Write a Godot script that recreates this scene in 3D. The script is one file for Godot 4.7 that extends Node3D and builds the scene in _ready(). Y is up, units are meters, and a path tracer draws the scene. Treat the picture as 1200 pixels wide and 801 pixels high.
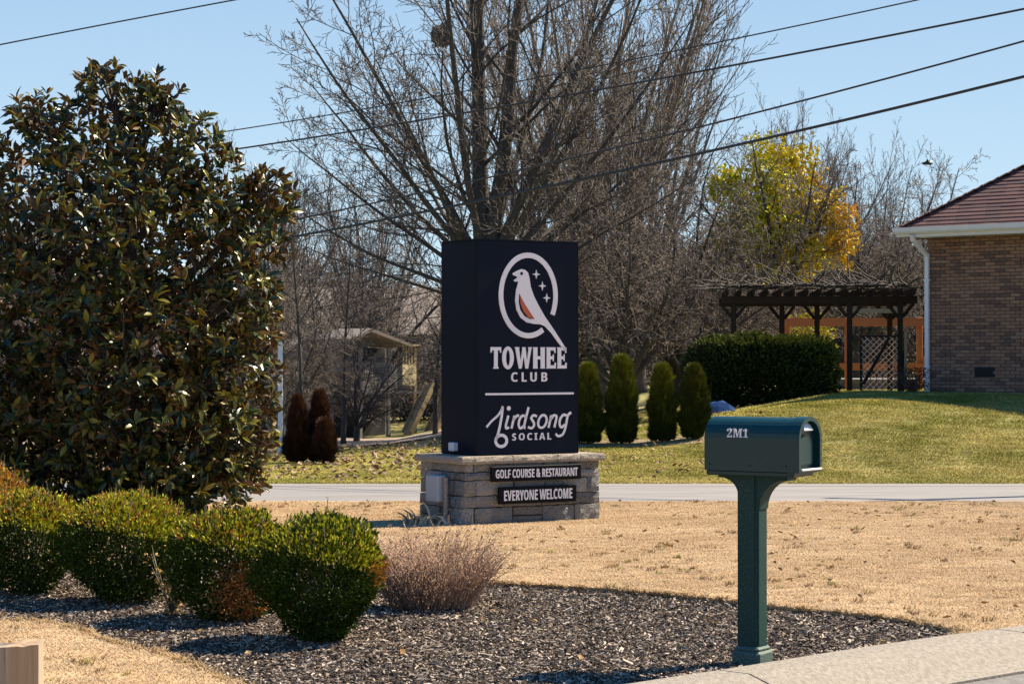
extends Node3D
# World: x right, y up, -z away from the street where the photographer stands. A spot on the ground is written (x, d) with d = -z.

var rng := RandomNumberGenerator.new()
var M := {}
var used := {}
var CURB := []
var bed_poly := PackedVector2Array()
var street_poly := PackedVector2Array()

# ---------------------------------------------------------------- mesh builder
class MB:
	var v := PackedVector3Array()
	var n := PackedVector3Array()
	var c := PackedColorArray()
	var uv := PackedVector2Array()
	var col := Color(1, 1, 1)
	func tri(a: Vector3, b: Vector3, d: Vector3):          # counter-clockwise as seen from outside
		var nn := (b - a).cross(d - a).normalized()
		v.append(a); v.append(d); v.append(b)
		for i in 3:
			n.append(nn); c.append(col)
		uv.append(Vector2(a.x, a.z)); uv.append(Vector2(d.x, d.z)); uv.append(Vector2(b.x, b.z))
	func quad(a: Vector3, b: Vector3, d: Vector3, e: Vector3):
		tri(a, b, d); tri(a, d, e)
	func tri_n(a: Vector3, b: Vector3, d: Vector3, na: Vector3, nb: Vector3, nd: Vector3):
		v.append(a); v.append(d); v.append(b)
		n.append(na); n.append(nd); n.append(nb)
		for i in 3: c.append(col)
		uv.append(Vector2(a.x, a.z)); uv.append(Vector2(d.x, d.z)); uv.append(Vector2(b.x, b.z))
	func box(at: Vector3, s: Vector3, t := Basis.IDENTITY, bev := 0.0):
		var h := s * 0.5
		if bev <= 0.0:
			var p := []
			for k in 8: p.append(at + t * Vector3(h.x * (1 if k & 1 else -1), h.y * (1 if k & 2 else -1), h.z * (1 if k & 4 else -1)))
			quad(p[4], p[5], p[7], p[6]); quad(p[1], p[0], p[2], p[3]); quad(p[5], p[1], p[3], p[7])
			quad(p[0], p[4], p[6], p[2]); quad(p[6], p[7], p[3], p[2]); quad(p[0], p[1], p[5], p[4])
			return
		var b: float = min(bev, min(h.x, min(h.y, h.z)) * 0.9)
		# six inset faces, twelve bevel strips, eight corners
		var q := func(sx, sy, sz, ax):
			var r := Vector3(h.x * sx, h.y * sy, h.z * sz)
			for k in 3:
				if k != ax: r[k] -= b * sign(r[k])
			return at + t * r
		for ax in 3:
			for sg in [-1, 1]:
				var f := []
				for pr in [[-1, -1], [1, -1], [1, 1], [-1, 1]]:
					var s3 := [0, 0, 0]
					s3[ax] = sg; s3[(ax + 1) % 3] = pr[0]; s3[(ax + 2) % 3] = pr[1]
					f.append(q.call(s3[0], s3[1], s3[2], ax))
				if sg > 0: quad(f[0], f[1], f[2], f[3])
				else: quad(f[3], f[2], f[1], f[0])
		for ax in 3:
			var u := (ax + 1) % 3
			var w := (ax + 2) % 3
			for pr in [[-1, -1], [1, -1], [1, 1], [-1, 1]]:
				var lo := [0, 0, 0]
				lo[ax] = -1; lo[u] = pr[0]; lo[w] = pr[1]
				var hi := lo.duplicate(); hi[ax] = 1
				var a0: Vector3 = q.call(lo[0], lo[1], lo[2], u)
				var a1: Vector3 = q.call(hi[0], hi[1], hi[2], u)
				var b0: Vector3 = q.call(lo[0], lo[1], lo[2], w)
				var b1: Vector3 = q.call(hi[0], hi[1], hi[2], w)
				if pr[0] * pr[1] > 0: quad(a0, b0, b1, a1)
				else: quad(b0, a0, a1, b1)
		for sx in [-1, 1]:
			for sy in [-1, 1]:
				for sz in [-1, 1]:
					var x0: Vector3 = q.call(sx, sy, sz, 0)
					var y0: Vector3 = q.call(sx, sy, sz, 1)
					var z0: Vector3 = q.call(sx, sy, sz, 2)
					if sx * sy * sz > 0: tri(x0, y0, z0)
					else: tri(x0, z0, y0)
	func bar(a: Vector3, b: Vector3, w: float, h: float, bev := 0.0):   # a square bar from a to b
		var d := (b - a)
		var z := d.normalized()
		var up := Vector3.UP if abs(z.y) < 0.98 else Vector3.FORWARD
		var x := up.cross(z).normalized()
		box((a + b) * 0.5, Vector3(w, h, d.length()), Basis(x, z.cross(x), z), bev)
	func tube(p: Array, r: Array, sides := 5, cap := false):
		var rings := []
		var nrm := []
		var ref := Vector3(0.31, 0.2, 0.93)
		for i in p.size():
			var d: Vector3 = (p[min(i + 1, p.size() - 1)] - p[max(i - 1, 0)]).normalized()
			var x := d.cross(ref)
			if x.length() < 0.05: x = d.cross(Vector3.RIGHT)
			x = x.normalized()
			var y := x.cross(d).normalized()
			var ring := []
			var nr := []
			for k in sides:
				var o := x * cos(TAU * k / sides) - y * sin(TAU * k / sides)
				ring.append(p[i] + o * r[i]); nr.append(o)
			rings.append(ring); nrm.append(nr)
		for i in p.size() - 1:
			for k in sides:
				var k2 := (k + 1) % sides
				tri_n(rings[i][k], rings[i][k2], rings[i + 1][k2], nrm[i][k], nrm[i][k2], nrm[i + 1][k2])
				tri_n(rings[i][k], rings[i + 1][k2], rings[i + 1][k], nrm[i][k], nrm[i + 1][k2], nrm[i + 1][k])
		if cap:
			for k in sides: tri(p[-1], rings[-1][k], rings[-1][(k + 1) % sides])
			for k in sides: tri(p[0], rings[0][(k + 1) % sides], rings[0][k])
	func prism(poly: PackedVector2Array, z0: float, z1: float, t := Transform3D.IDENTITY):   # extruded outline, front at z1
		var pl := poly
		if Geometry2D.is_polygon_clockwise(pl):
			pl = poly.duplicate(); pl.reverse()
		var ix := Geometry2D.triangulate_polygon(pl)
		for i in range(0, ix.size(), 3):
			var a := pl[ix[i]]
			var b := pl[ix[i + 1]]
			var d := pl[ix[i + 2]]
			if (b - a).cross(d - a) < 0:
				var s := b
				b = d; d = s
			tri(t * Vector3(a.x, a.y, z1), t * Vector3(b.x, b.y, z1), t * Vector3(d.x, d.y, z1))
			tri(t * Vector3(a.x, a.y, z0), t * Vector3(d.x, d.y, z0), t * Vector3(b.x, b.y, z0))
		for i in pl.size():
			var a := pl[i]
			var b := pl[(i + 1) % pl.size()]
			quad(t * Vector3(a.x, a.y, z0), t * Vector3(b.x, b.y, z0), t * Vector3(b.x, b.y, z1), t * Vector3(a.x, a.y, z1))
	func mesh(m: Material = null) -> ArrayMesh:
		return add_to(ArrayMesh.new(), m)
	func add_to(am: ArrayMesh, m: Material = null) -> ArrayMesh:
		var a := []
		a.resize(Mesh.ARRAY_MAX)
		a[Mesh.ARRAY_VERTEX] = v; a[Mesh.ARRAY_NORMAL] = n; a[Mesh.ARRAY_COLOR] = c; a[Mesh.ARRAY_TEX_UV] = uv
		am.add_surface_from_arrays(Mesh.PRIMITIVE_TRIANGLES, a)
		if m: am.surface_set_material(am.get_surface_count() - 1, m)
		return am

# ---------------------------------------------------------------- naming helpers
func numbered(called: String) -> String:
	var k: int = used.get(called, 0)
	used[called] = k + 1
	return called if k == 0 else "%s_%03d" % [called, k]

func tag(o: Node, label := "", category := "", group := "", kind := ""):
	if label: o.set_meta("label", label)
	if category: o.set_meta("category", category)
	if group: o.set_meta("group", group)
	if kind: o.set_meta("kind", kind)
	return o

func thing(called: String, label: String, category: String, at: Vector3, turn := 0.0, group := "") -> Node3D:
	var o := Node3D.new()
	o.name = numbered(called)
	add_child(o)
	o.position = at
	o.rotation_degrees.y = turn
	tag(o, label, category, group)
	return o

func part(called: String, mesh: Mesh, parent: Node, mat: Material = null, at := Transform3D.IDENTITY) -> MeshInstance3D:
	var o := MeshInstance3D.new()
	if parent == self: o.name = numbered(called)
	else:
		var k := 0
		var key := called
		var cnt: Dictionary = parent.get_meta("_n", {})
		k = cnt.get(called, 0)
		cnt[called] = k + 1
		parent.set_meta("_n", cnt)
		if k > 0: key = "%s_%03d" % [called, k]
		o.name = key
	o.mesh = mesh
	if mat: o.material_override = mat
	o.transform = at
	parent.add_child(o, true)
	return o

func struct(called: String, mesh: Mesh, mat: Material, parent: Node = self) -> MeshInstance3D:
	var o := part(called, mesh, parent, mat)
	if parent == self: o.set_meta("kind", "structure")
	return o

func many(called: String, mesh: Mesh, xs: Array, cols: Array, parent: Node, stuff := true) -> MultiMeshInstance3D:
	var mm := MultiMesh.new()
	mm.transform_format = MultiMesh.TRANSFORM_3D
	mm.use_colors = cols.size() > 0
	mm.mesh = mesh
	mm.instance_count = xs.size()
	for i in xs.size():
		mm.set_instance_transform(i, xs[i])
		if cols.size() > 0: mm.set_instance_color(i, cols[i])
	var o := MultiMeshInstance3D.new()
	o.name = numbered(called) if parent == self else called
	o.multimesh = mm
	parent.add_child(o, true)
	if stuff: o.set_meta("kind", "stuff")
	return o

func copy(o: Node3D, label: String, at: Vector3, turn: float, sc := Vector3.ONE) -> Node3D:
	var r: Node3D = o.duplicate()
	var base := str(o.name)
	r.name = numbered(base)
	add_child(r)
	r.position = at
	r.rotation_degrees.y = turn
	r.scale = sc
	r.set_meta("label", label)
	return r

# ---------------------------------------------------------------- maths helpers
func rr(a: float, b: float) -> float: return rng.randf_range(a, b)
func rv() -> Vector3: return Vector3(rr(-1, 1), rr(-1, 1), rr(-1, 1))
func rdir() -> Vector3:
	var z := rr(-1, 1)
	var a := rr(0, TAU)
	var s := sqrt(1 - z * z)
	return Vector3(s * cos(a), z, s * sin(a))
func sm(t: float) -> float:
	t = clamp(t, 0.0, 1.0)
	return t * t * (3 - 2 * t)
func lin(r: float, g: float, b: float, a := 1.0) -> Color:
	var q := Color(r, g, b).linear_to_srgb()
	q.a = a
	return q
func facing(dir: Vector3, roll := 0.0) -> Basis:     # y along dir
	var y := dir.normalized()
	var x := y.cross(Vector3(0.3, 0.1, 0.95))
	if x.length() < 0.05: x = y.cross(Vector3.RIGHT)
	x = x.normalized()
	var z := x.cross(y)
	return Basis(x * cos(roll) + z * sin(roll), y, z * cos(roll) - x * sin(roll))

func th(x: float, d: float) -> float:      # height of the land beyond the tan lawn
	if d < 23.4: return -0.3
	if d < 24.0: return lerp(-0.3, -0.06, (d - 23.4) / 0.6)
	if d < 30.5: return lerp(-0.06, -0.19, (d - 24.0) / 6.5)
	var y := -0.19
	y += sm((d - 30.5) / 9.0) * (0.42 * sm((x + 1.5) / 2.5) + 0.68 * sm((x - 1.5) / 5.5))
	y -= 0.40 * sm((d - 34.0) / 26.0) * sm((-x - 0.5) / 3.0)
	return y + 0.02 * sin(x * 1.3 + d * 0.7) * sm((d - 31.0) / 2.0)
func on(x: float, d: float) -> Vector3: return Vector3(x, th(x, d), -d)

# ---------------------------------------------------------------- textures and materials
func noise_img(size: int, freq: float, seed_: int, oct := 4) -> Image:
	var f := FastNoiseLite.new()
	f.seed = seed_
	f.frequency = freq
	f.fractal_octaves = oct
	var im := f.get_seamless_image(size, size)
	im.convert(Image.FORMAT_L8)
	return im

func ramp_tex(im: Image, stops: Array, fine: Image = null, amount := 0.0) -> ImageTexture:   # stops: [t, linear colour]
	var w := im.get_width()
	var lut := []
	for i in 256:
		var t := i / 255.0
		var k := 0
		while k < stops.size() - 2 and t > stops[k + 1][0]: k += 1
		var u: float = clamp((t - stops[k][0]) / (stops[k + 1][0] - stops[k][0]), 0.0, 1.0)
		var a: Color = stops[k][1]
		lut.append(a.lerp(stops[k + 1][1], u).linear_to_srgb())
	var data := im.get_data()
	var fd := fine.get_data() if fine else PackedByteArray()
	var out := PackedByteArray()
	out.resize(w * w * 3)
	for i in w * w:
		var q: int = data[i]
		if fine: q = clamp(q + int((fd[i] - 128) * amount), 0, 255)
		var col: Color = lut[q]
		out[i * 3] = int(col.r * 255); out[i * 3 + 1] = int(col.g * 255); out[i * 3 + 2] = int(col.b * 255)
	var o := Image.create_from_data(w, w, false, Image.FORMAT_RGB8, out)
	return ImageTexture.create_from_image(o)

func mat(col: Color, rough := 0.8, spec := 0.5) -> StandardMaterial3D:
	var m := StandardMaterial3D.new()
	m.albedo_color = col
	m.roughness = rough
	m.metallic_specular = spec
	return m

func tmat(tex: Texture2D, scale_: float, rough := 0.85, height: Texture2D = null, hs := 1.0) -> StandardMaterial3D:
	var m := StandardMaterial3D.new()
	m.albedo_texture = tex
	m.roughness = rough
	m.uv1_triplanar = true
	m.uv1_world_triplanar = true
	m.uv1_scale = Vector3.ONE * scale_
	if height:
		m.heightmap_enabled = true
		m.heightmap_texture = height
		m.heightmap_scale = hs
	return m

func vmat(rough := 0.7, back := Color(0, 0, 0)) -> StandardMaterial3D:   # takes the vertex or instance colour
	var m := StandardMaterial3D.new()
	m.vertex_color_use_as_albedo = true
	m.roughness = rough
	if back != Color(0, 0, 0):
		m.backlight_enabled = true
		m.backlight = back
	return m

func make_materials():
	var n1 := noise_img(512, 0.012, 3, 5)
	var n2 := noise_img(512, 0.05, 8, 4)
	var n3 := noise_img(512, 0.2, 21, 3)
	var t2 := ImageTexture.create_from_image(n2)
	var t3 := ImageTexture.create_from_image(n3)
	M.tan_ground = tmat(ramp_tex(n1, [[0.2, Color(0.26, 0.175, 0.085)], [0.5, Color(0.39, 0.27, 0.14)], [0.8, Color(0.50, 0.36, 0.2)]], n3, 0.7), 0.35, 0.95, t3, 1.0)
	M.green_ground = tmat(ramp_tex(n1, [[0.2, Color(0.11, 0.115, 0.022)], [0.5, Color(0.20, 0.19, 0.045)], [0.8, Color(0.31, 0.27, 0.10)]], n3, 0.7), 0.18, 0.95, t3, 1.0)
	M.soil = tmat(ramp_tex(n2, [[0.2, Color(0.022, 0.016, 0.012)], [0.8, Color(0.07, 0.052, 0.042)]], n3, 0.6), 1.2, 0.95, t2, 2.0)
	M.asphalt = tmat(ramp_tex(n3, [[0.2, Color(0.08, 0.075, 0.07)], [0.5, Color(0.13, 0.125, 0.12)], [0.8, Color(0.19, 0.18, 0.17)]], n1, 0.6), 1.5, 0.9, t3, 0.3)
	M.road = tmat(ramp_tex(n1, [[0.2, Color(0.145, 0.14, 0.14)], [0.8, Color(0.20, 0.195, 0.195)]], n3, 0.5), 0.3, 0.9)
	M.road.uv1_scale = Vector3(0.06, 0.3, 0.55)
	M.concrete = tmat(ramp_tex(n2, [[0.15, Color(0.13, 0.115, 0.095)], [0.5, Color(0.20, 0.18, 0.15)], [0.85, Color(0.27, 0.245, 0.21)]], n3, 0.8), 0.9, 0.9, t3, 0.35)
	M.dirt = tmat(ramp_tex(n1, [[0.2, Color(0.16, 0.12, 0.09)], [0.8, Color(0.30, 0.235, 0.18)]], n3, 0.6), 0.5, 0.95)
	M.line = mat(lin(0.30, 0.285, 0.25), 0.8)
	M.bark = tmat(ramp_tex(n2, [[0.2, Color(0.0328, 0.0284, 0.0250)], [0.8, Color(0.1010, 0.0890, 0.0788)]], n3, 0.6), 1.3, 0.95, t2, 2.0)
	M.bark_pale = tmat(ramp_tex(n2, [[0.2, Color(0.0825, 0.0688, 0.0550)], [0.8, Color(0.1980, 0.1650, 0.1375)]], n3, 0.5), 1.3, 0.95)
	M.twig = tmat(ramp_tex(n2, [[0.2, Color(0.0715, 0.0588, 0.0511)], [0.8, Color(0.1434, 0.1187, 0.1033)]]), 0.8, 0.9)
	M.twig_brown = tmat(ramp_tex(n2, [[0.2, Color(0.0897, 0.0720, 0.0618)], [0.8, Color(0.1863, 0.1508, 0.1304)]]), 0.6, 0.9)
	M.twig_rosy = tmat(ramp_tex(n2, [[0.2, Color(0.26, 0.165, 0.115)], [0.8, Color(0.40, 0.275, 0.20)]]), 0.9, 0.9)
	M.twig_grey = tmat(ramp_tex(n2, [[0.2, Color(0.1207, 0.1006, 0.0902)], [0.8, Color(0.2334, 0.1972, 0.1771)]]), 0.6, 0.9)
	M.navy = mat(lin(0.006, 0.0095, 0.02), 0.55, 0.2)
	M.navy.heightmap_enabled = false
	M.white = mat(lin(0.70, 0.68, 0.72), 0.5)
	M.red = mat(lin(0.42, 0.085, 0.025), 0.5)
	M.panel = mat(lin(0.007, 0.007, 0.01), 0.55, 0.2)
	M.stone = []
	for k in 5:
		var g: float = [0.13, 0.17, 0.205, 0.155, 0.25][k]
		var w: Vector3 = [Vector3(1, 0.95, 0.88), Vector3(1, 0.96, 0.93), Vector3(1, 0.93, 0.83), Vector3(0.98, 1, 1.02), Vector3(1, 0.96, 0.9)][k]
		M.stone.append(tmat(ramp_tex(n2, [[0.15, Color(w.x, w.y, w.z) * g * 0.6], [0.5, Color(w.x, w.y, w.z) * g], [0.85, Color(w.x, w.y, w.z) * g * 1.5]], n3, 0.7), 1.7 + 0.13 * k, 0.9, t2, 2.0))
	M.cap = tmat(ramp_tex(n2, [[0.15, Color(0.21, 0.18, 0.145)], [0.85, Color(0.38, 0.33, 0.27)]], n3, 0.7), 2.2, 0.9, t2, 1.5)
	M.mortar = tmat(ramp_tex(n3, [[0.2, Color(0.09, 0.085, 0.08)], [0.8, Color(0.16, 0.15, 0.14)]]), 3.0, 0.95)
	M.green_box = tmat(ramp_tex(n2, [[0.1, Color(0.0037, 0.0279, 0.0298)], [0.7, Color(0.0050, 0.0347, 0.0360)], [0.95, Color(0.0124, 0.0465, 0.0465)]], n3, 0.3), 1.6, 0.36)
	M.green_box.metallic_specular = 0.4
	M.green_post = tmat(ramp_tex(n2, [[0.15, Color(0.0063, 0.0315, 0.0280)], [0.7, Color(0.0091, 0.0406, 0.0364)], [0.95, Color(0.06, 0.12, 0.105)]], n3, 0.4), 2.5, 0.5)
	M.green_post.metallic_specular = 0.3
	M.green_worn = tmat(ramp_tex(n2, [[0.2, Color(0.012, 0.045, 0.04)], [0.5, Color(0.03, 0.075, 0.066)], [0.8, Color(0.14, 0.17, 0.14)]], n3, 0.7), 3.1, 0.75)
	M.silver = mat(lin(0.55, 0.56, 0.58), 0.35)
	M.silver.metallic = 0.4
	M.grey_box = mat(lin(0.34, 0.37, 0.41), 0.5)
	M.white_paint = mat(lin(0.62, 0.64, 0.68), 0.45)
	M.brick = []
	for k in 6:
		var b: Color = [Color(0.22, 0.125, 0.082), Color(0.19, 0.105, 0.07), Color(0.25, 0.15, 0.10), Color(0.12, 0.07, 0.055), Color(0.24, 0.135, 0.088), Color(0.20, 0.115, 0.08)][k]
		M.brick.append(tmat(ramp_tex(n2, [[0.15, b * 0.75], [0.85, b * 1.25]], n3, 0.5), 2.0, 0.9))
	M.brick_mortar = mat(lin(0.24, 0.195, 0.155), 0.95)
	M.shingle = []
	for k in 4:
		var b: Color = [Color(0.095, 0.038, 0.036), Color(0.080, 0.033, 0.033), Color(0.11, 0.047, 0.043), Color(0.068, 0.031, 0.032)][k]
		M.shingle.append(tmat(ramp_tex(n3, [[0.15, b * 0.6], [0.85, b * 1.4]]), 2.0, 0.95))
	M.dark_wood = tmat(ramp_tex(n2, [[0.2, Color(0.018, 0.013, 0.010)], [0.8, Color(0.06, 0.045, 0.034)]], n3, 0.6), 2.0, 0.95)
	M.dark_wood.metallic_specular = 0.12
	M.lattice = tmat(ramp_tex(n2, [[0.2, Color(0.60, 0.43, 0.33)], [0.8, Color(0.74, 0.58, 0.47)]]), 2.0, 0.9)
	M.orange_wood = tmat(ramp_tex(n2, [[0.2, Color(0.46, 0.14, 0.045)], [0.8, Color(0.60, 0.21, 0.07)]]), 1.5, 0.7)
	M.tan_wood = tmat(ramp_tex(n2, [[0.2, Color(0.30, 0.22, 0.12)], [0.8, Color(0.44, 0.34, 0.21)]], n3, 0.6), 1.5, 0.85)
	M.yellow = mat(lin(0.62, 0.52, 0.30), 0.6)
	M.grey_wood = tmat(ramp_tex(n2, [[0.2, Color(0.13, 0.135, 0.14)], [0.8, Color(0.20, 0.205, 0.21)]]), 1.0, 0.9)
	M.dark_gap = mat(lin(0.02, 0.02, 0.024), 0.9)
	M.siding = mat(lin(0.50, 0.47, 0.40), 0.8)
	M.roof_grey = tmat(ramp_tex(n3, [[0.2, Color(0.12, 0.10, 0.09)], [0.8, Color(0.22, 0.19, 0.17)]]), 1.0, 0.95)
	M.window = mat(lin(0.03, 0.035, 0.04), 0.1)
	M.wire = mat(lin(0.018, 0.018, 0.02), 0.6)
	M.leafv = vmat(0.55, Color(0.5, 0.52, 0.10))
	M.leafv.metallic_specular = 0.22
	M.leaf_soft = vmat(0.7, Color(0.5, 0.42, 0.08))
	M.leaf_soft.metallic_specular = 0.2
	M.dry = vmat(0.9, Color(0.3, 0.23, 0.13))
	M.dry.metallic_specular = 0.15
	M.chip = vmat(0.85)
	M.chip.metallic_specular = 0.25
	M.mag_top = vmat(0.26)
	M.mag_under = vmat(0.7, Color(0.2, 0.1, 0.03))
	M.post_wood = post_material()

func post_material() -> StandardMaterial3D:      # weathered end post: vertical grain
	var w := 256
	var f := FastNoiseLite.new()
	f.seed = 5
	f.frequency = 0.03
	var im := Image.create(w, w, false, Image.FORMAT_RGB8)
	for y in w:
		for x in w:
			var q := f.get_noise_2d(x * 5.5, y * 0.11) * 0.55 + f.get_noise_2d(x * 19.0 + 90, y * 0.3) * 0.4
			var k: float = clamp(0.5 + q, 0, 1)
			var kn := Vector2(x - 60, (y - 150) * 0.8).length()
			var col := Color(0.16, 0.11, 0.07).lerp(Color(0.40, 0.34, 0.27), k).lerp(Color(0.36, 0.22, 0.11), clampf(f.get_noise_2d(x * 1.2 + 300, y * 0.06) * 1.6, 0, 0.6))
			if kn < 16: col = col.lerp(Color(0.06, 0.04, 0.03), 1 - kn / 16.0)
			im.set_pixel(x, y, col.linear_to_srgb())
	var m := StandardMaterial3D.new()
	m.albedo_texture = ImageTexture.create_from_image(im)
	m.roughness = 0.9
	m.uv1_triplanar = true
	m.uv1_scale = Vector3.ONE * 1.17
	m.uv1_offset = Vector3(0.37, 0.1, 0.2)
	return m

# ---------------------------------------------------------------- ready
func _ready():
	rng.seed = 77
	# camera
	var cam := Camera3D.new()
	cam.name = "camera"
	cam.fov = 18.19
	cam.near = 0.1
	cam.far = 2000.0
	cam.position = Vector3(0, 1.6, 0)
	cam.rotation_degrees.x = 0.447
	add_child(cam)
	cam.current = true
	# sky and exposure
	var sky_mat := ProceduralSkyMaterial.new()
	sky_mat.sky_top_color = Color(0.10, 0.47, 0.80)
	sky_mat.sky_horizon_color = Color(0.83, 0.94, 0.985)
	sky_mat.sky_curve = 0.2
	sky_mat.ground_bottom_color = Color(0.30, 0.26, 0.2)
	sky_mat.ground_horizon_color = Color(0.62, 0.62, 0.6)
	sky_mat.sky_energy_multiplier = 0.66
	sky_mat.sun_angle_max = 2.0
	var sky := Sky.new()
	sky.sky_material = sky_mat
	var env := Environment.new()
	env.background_mode = Environment.BG_SKY
	env.sky = sky
	env.tonemap_mode = Environment.TONE_MAPPER_LINEAR
	env.tonemap_exposure = 2.75
	env.sdfgi_enabled = true
	env.ssao_enabled = true
	env.ssil_enabled = true
	var we := WorldEnvironment.new()
	we.name = "environment"
	we.environment = env
	add_child(we)
	# sun: high on the right, a little behind the sign
	var sun := DirectionalLight3D.new()
	sun.name = "sun"
	sun.light_energy = 1.6
	sun.light_color = Color(1.0, 0.93, 0.82)
	sun.light_angular_distance = 0.5
	sun.shadow_enabled = true
	add_child(sun)
	sun.look_at_from_position(Vector3(0.92, 1.10, -0.55) * 10.0, Vector3.ZERO)

	make_materials()
	build_ground()
	build_house()
	build_far_buildings()
	build_pergola()
	build_sign()
	build_mailbox()
	build_post()
	build_trees()
	build_magnolia()
	build_shrubs()
	build_grass()
	build_wires()
	for n in find_children("*", "", true, false):
		if n.has_meta("_n"): n.remove_meta("_n")

# ---------------------------------------------------------------- ground
func offset_line(pts: Array, off: float) -> Array:
	var out := []
	for i in pts.size():
		var a: Vector2 = pts[max(i - 1, 0)]
		var b: Vector2 = pts[min(i + 1, pts.size() - 1)]
		var t := (b - a).normalized()
		out.append(pts[i] + Vector2(t.y, -t.x) * off)
	return out

func smooth_line(pts: Array, step := 0.12) -> Array:
	var cv := Curve2D.new()
	for i in pts.size():
		var a: Vector2 = pts[max(i - 1, 0)]
		var b: Vector2 = pts[min(i + 1, pts.size() - 1)]
		var t := (b - a).normalized()
		var li: float = (pts[i] - a).length() / 3.0
		var lo: float = (b - pts[i]).length() / 3.0
		cv.add_point(pts[i], -t * li, t * lo)
	var out := []
	var l := cv.get_baked_length()
	var k := int(l / step)
	for i in k + 1: out.append(cv.sample_baked(l * i / k, true))
	return out

func build_ground():
	# the land as one sheet to the horizon
	var ds := [-60.0, -20.0, 10.0, 23.4, 24.0, 26.0, 28.0, 30.5]
	var d := 31.0
	while d < 62.0:
		ds.append(d); d += 1.0
	ds.append_array([66.0, 72.0, 80.0, 95.0, 120.0, 160.0, 240.0, 400.0, 700.0, 1200.0])
	var xs := [-900.0, -400.0, -150.0, -70.0, -40.0, -25.0]
	var x := -18.0
	while x <= 18.0:
		xs.append(x); x += 1.0
	xs.append_array([25.0, 40.0, 70.0, 150.0, 400.0, 900.0])
	var mb := MB.new()
	for i in ds.size() - 1:
		for j in xs.size() - 1:
			mb.quad(on(xs[j], ds[i]), on(xs[j + 1], ds[i]), on(xs[j + 1], ds[i + 1]), on(xs[j], ds[i + 1]))
	struct("ground", mb.mesh(), M.green_ground)
	# road across the view, a light verge line each side
	mb = MB.new()
	for i in 40:
		var x0 := -60.0 + i * 3.0
		mb.quad(on(x0, 24.0) + Vector3(0, 0.006, 0), on(x0 + 3, 24.0) + Vector3(0, 0.006, 0), on(x0 + 3, 30.5) + Vector3(0, 0.006, 0), on(x0, 30.5) + Vector3(0, 0.006, 0))
	struct("road", mb.mesh(), M.road)
	mb = MB.new()
	for i in 40:
		var x0 := -60.0 + i * 3.0
		mb.quad(on(x0, 29.7) + Vector3(0, 0.011, 0), on(x0 + 3, 29.7) + Vector3(0, 0.011, 0), on(x0 + 3, 29.85) + Vector3(0, 0.011, 0), on(x0, 29.85) + Vector3(0, 0.011, 0))
	struct("road_edge_line", mb.mesh(), M.line)
	# dirt track in front of the play set
	mb = MB.new()
	for i in 24:
		var x0 := -24.0 + i
		var w0 := 0.3 * sin(x0 * 0.9)
		mb.quad(on(x0, 50.5 + w0) + Vector3(0, 0.03, 0), on(x0 + 1, 50.5 + 0.3 * sin((x0 + 1) * 0.9)) + Vector3(0, 0.03, 0), on(x0 + 1, 58.0) + Vector3(0, 0.03, 0), on(x0, 58.0) + Vector3(0, 0.03, 0))
	struct("dirt_path", mb.mesh(), M.dirt)

	# curb line (x, d) from behind the camera to the right
	CURB = smooth_line([Vector2(-0.9, -20), Vector2(-0.9, 3), Vector2(-0.72, 6.5), Vector2(-0.25, 9.0), Vector2(0.22, 10.05), Vector2(0.63, 10.5), Vector2(1.09, 10.93), Vector2(1.87, 11.70), Vector2(2.68, 12.42), Vector2(3.4, 12.95), Vector2(4.6, 13.55), Vector2(8, 14.7), Vector2(14, 16), Vector2(45, 19)], 0.15)
	var outer := offset_line(CURB, 0.62)
	street_poly = PackedVector2Array(CURB)
	street_poly.append(Vector2(45, -30)); street_poly.append(Vector2(-0.9, -30))
	# planting bed outline
	var bp := []
	for p in CURB:
		if p.y > 9.0 and p.x < 2.68: bp.append(p)
	bp.append_array(smooth_line([Vector2(2.72, 12.45), Vector2(2.35, 13.25), Vector2(1.67, 13.89), Vector2(0.94, 14.7), Vector2(0, 15.27), Vector2(-0.5, 15.6), Vector2(-1.3, 16.1), Vector2(-2.5, 16.5), Vector2(-4.2, 16.7), Vector2(-7, 16.5)], 0.2).slice(1))
	bp.append_array(smooth_line([Vector2(-7, 14.3), Vector2(-4.4, 13.25), Vector2(-3.15, 13.1), Vector2(-2.72, 12.85), Vector2(-2.28, 12.12), Vector2(-1.84, 11.49), Vector2(-1.34, 10.5), Vector2(-0.95, 9.6), Vector2(-0.6, 9.05)], 0.15))
	bed_poly = PackedVector2Array()
	for p in bp: bed_poly.append(p + Vector2(rr(-0.012, 0.012), rr(-0.02, 0.02)) if p.x < 2.2 and p.y > 10.9 else p)
	# tan lawn = everything this side of the road, less the bed and the street
	var lawn := PackedVector2Array([Vector2(-45, -30), Vector2(45, -30), Vector2(45, 23.95), Vector2(-45, 23.95)])
	mb = MB.new()
	for a in Geometry2D.clip_polygons(lawn, street_poly):
		for b in Geometry2D.clip_polygons(a, bed_poly):
			if Geometry2D.is_polygon_clockwise(b): continue
			var ix := Geometry2D.triangulate_polygon(b)
			for i in range(0, ix.size(), 3):
				var q := [b[ix[i]], b[ix[i + 1]], b[ix[i + 2]]]
				if (q[1] - q[0]).cross(q[2] - q[0]) < 0: q = [q[0], q[2], q[1]]
				mb.tri(Vector3(q[0].x, 0, -q[0].y), Vector3(q[1].x, 0, -q[1].y), Vector3(q[2].x, 0, -q[2].y))
			for i in b.size():
				var p: Vector2 = b[i]
				var p2: Vector2 = b[(i + 1) % b.size()]
				mb.quad(Vector3(p.x, -0.14, -p.y), Vector3(p2.x, -0.14, -p2.y), Vector3(p2.x, 0, -p2.y), Vector3(p.x, 0, -p.y))
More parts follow.
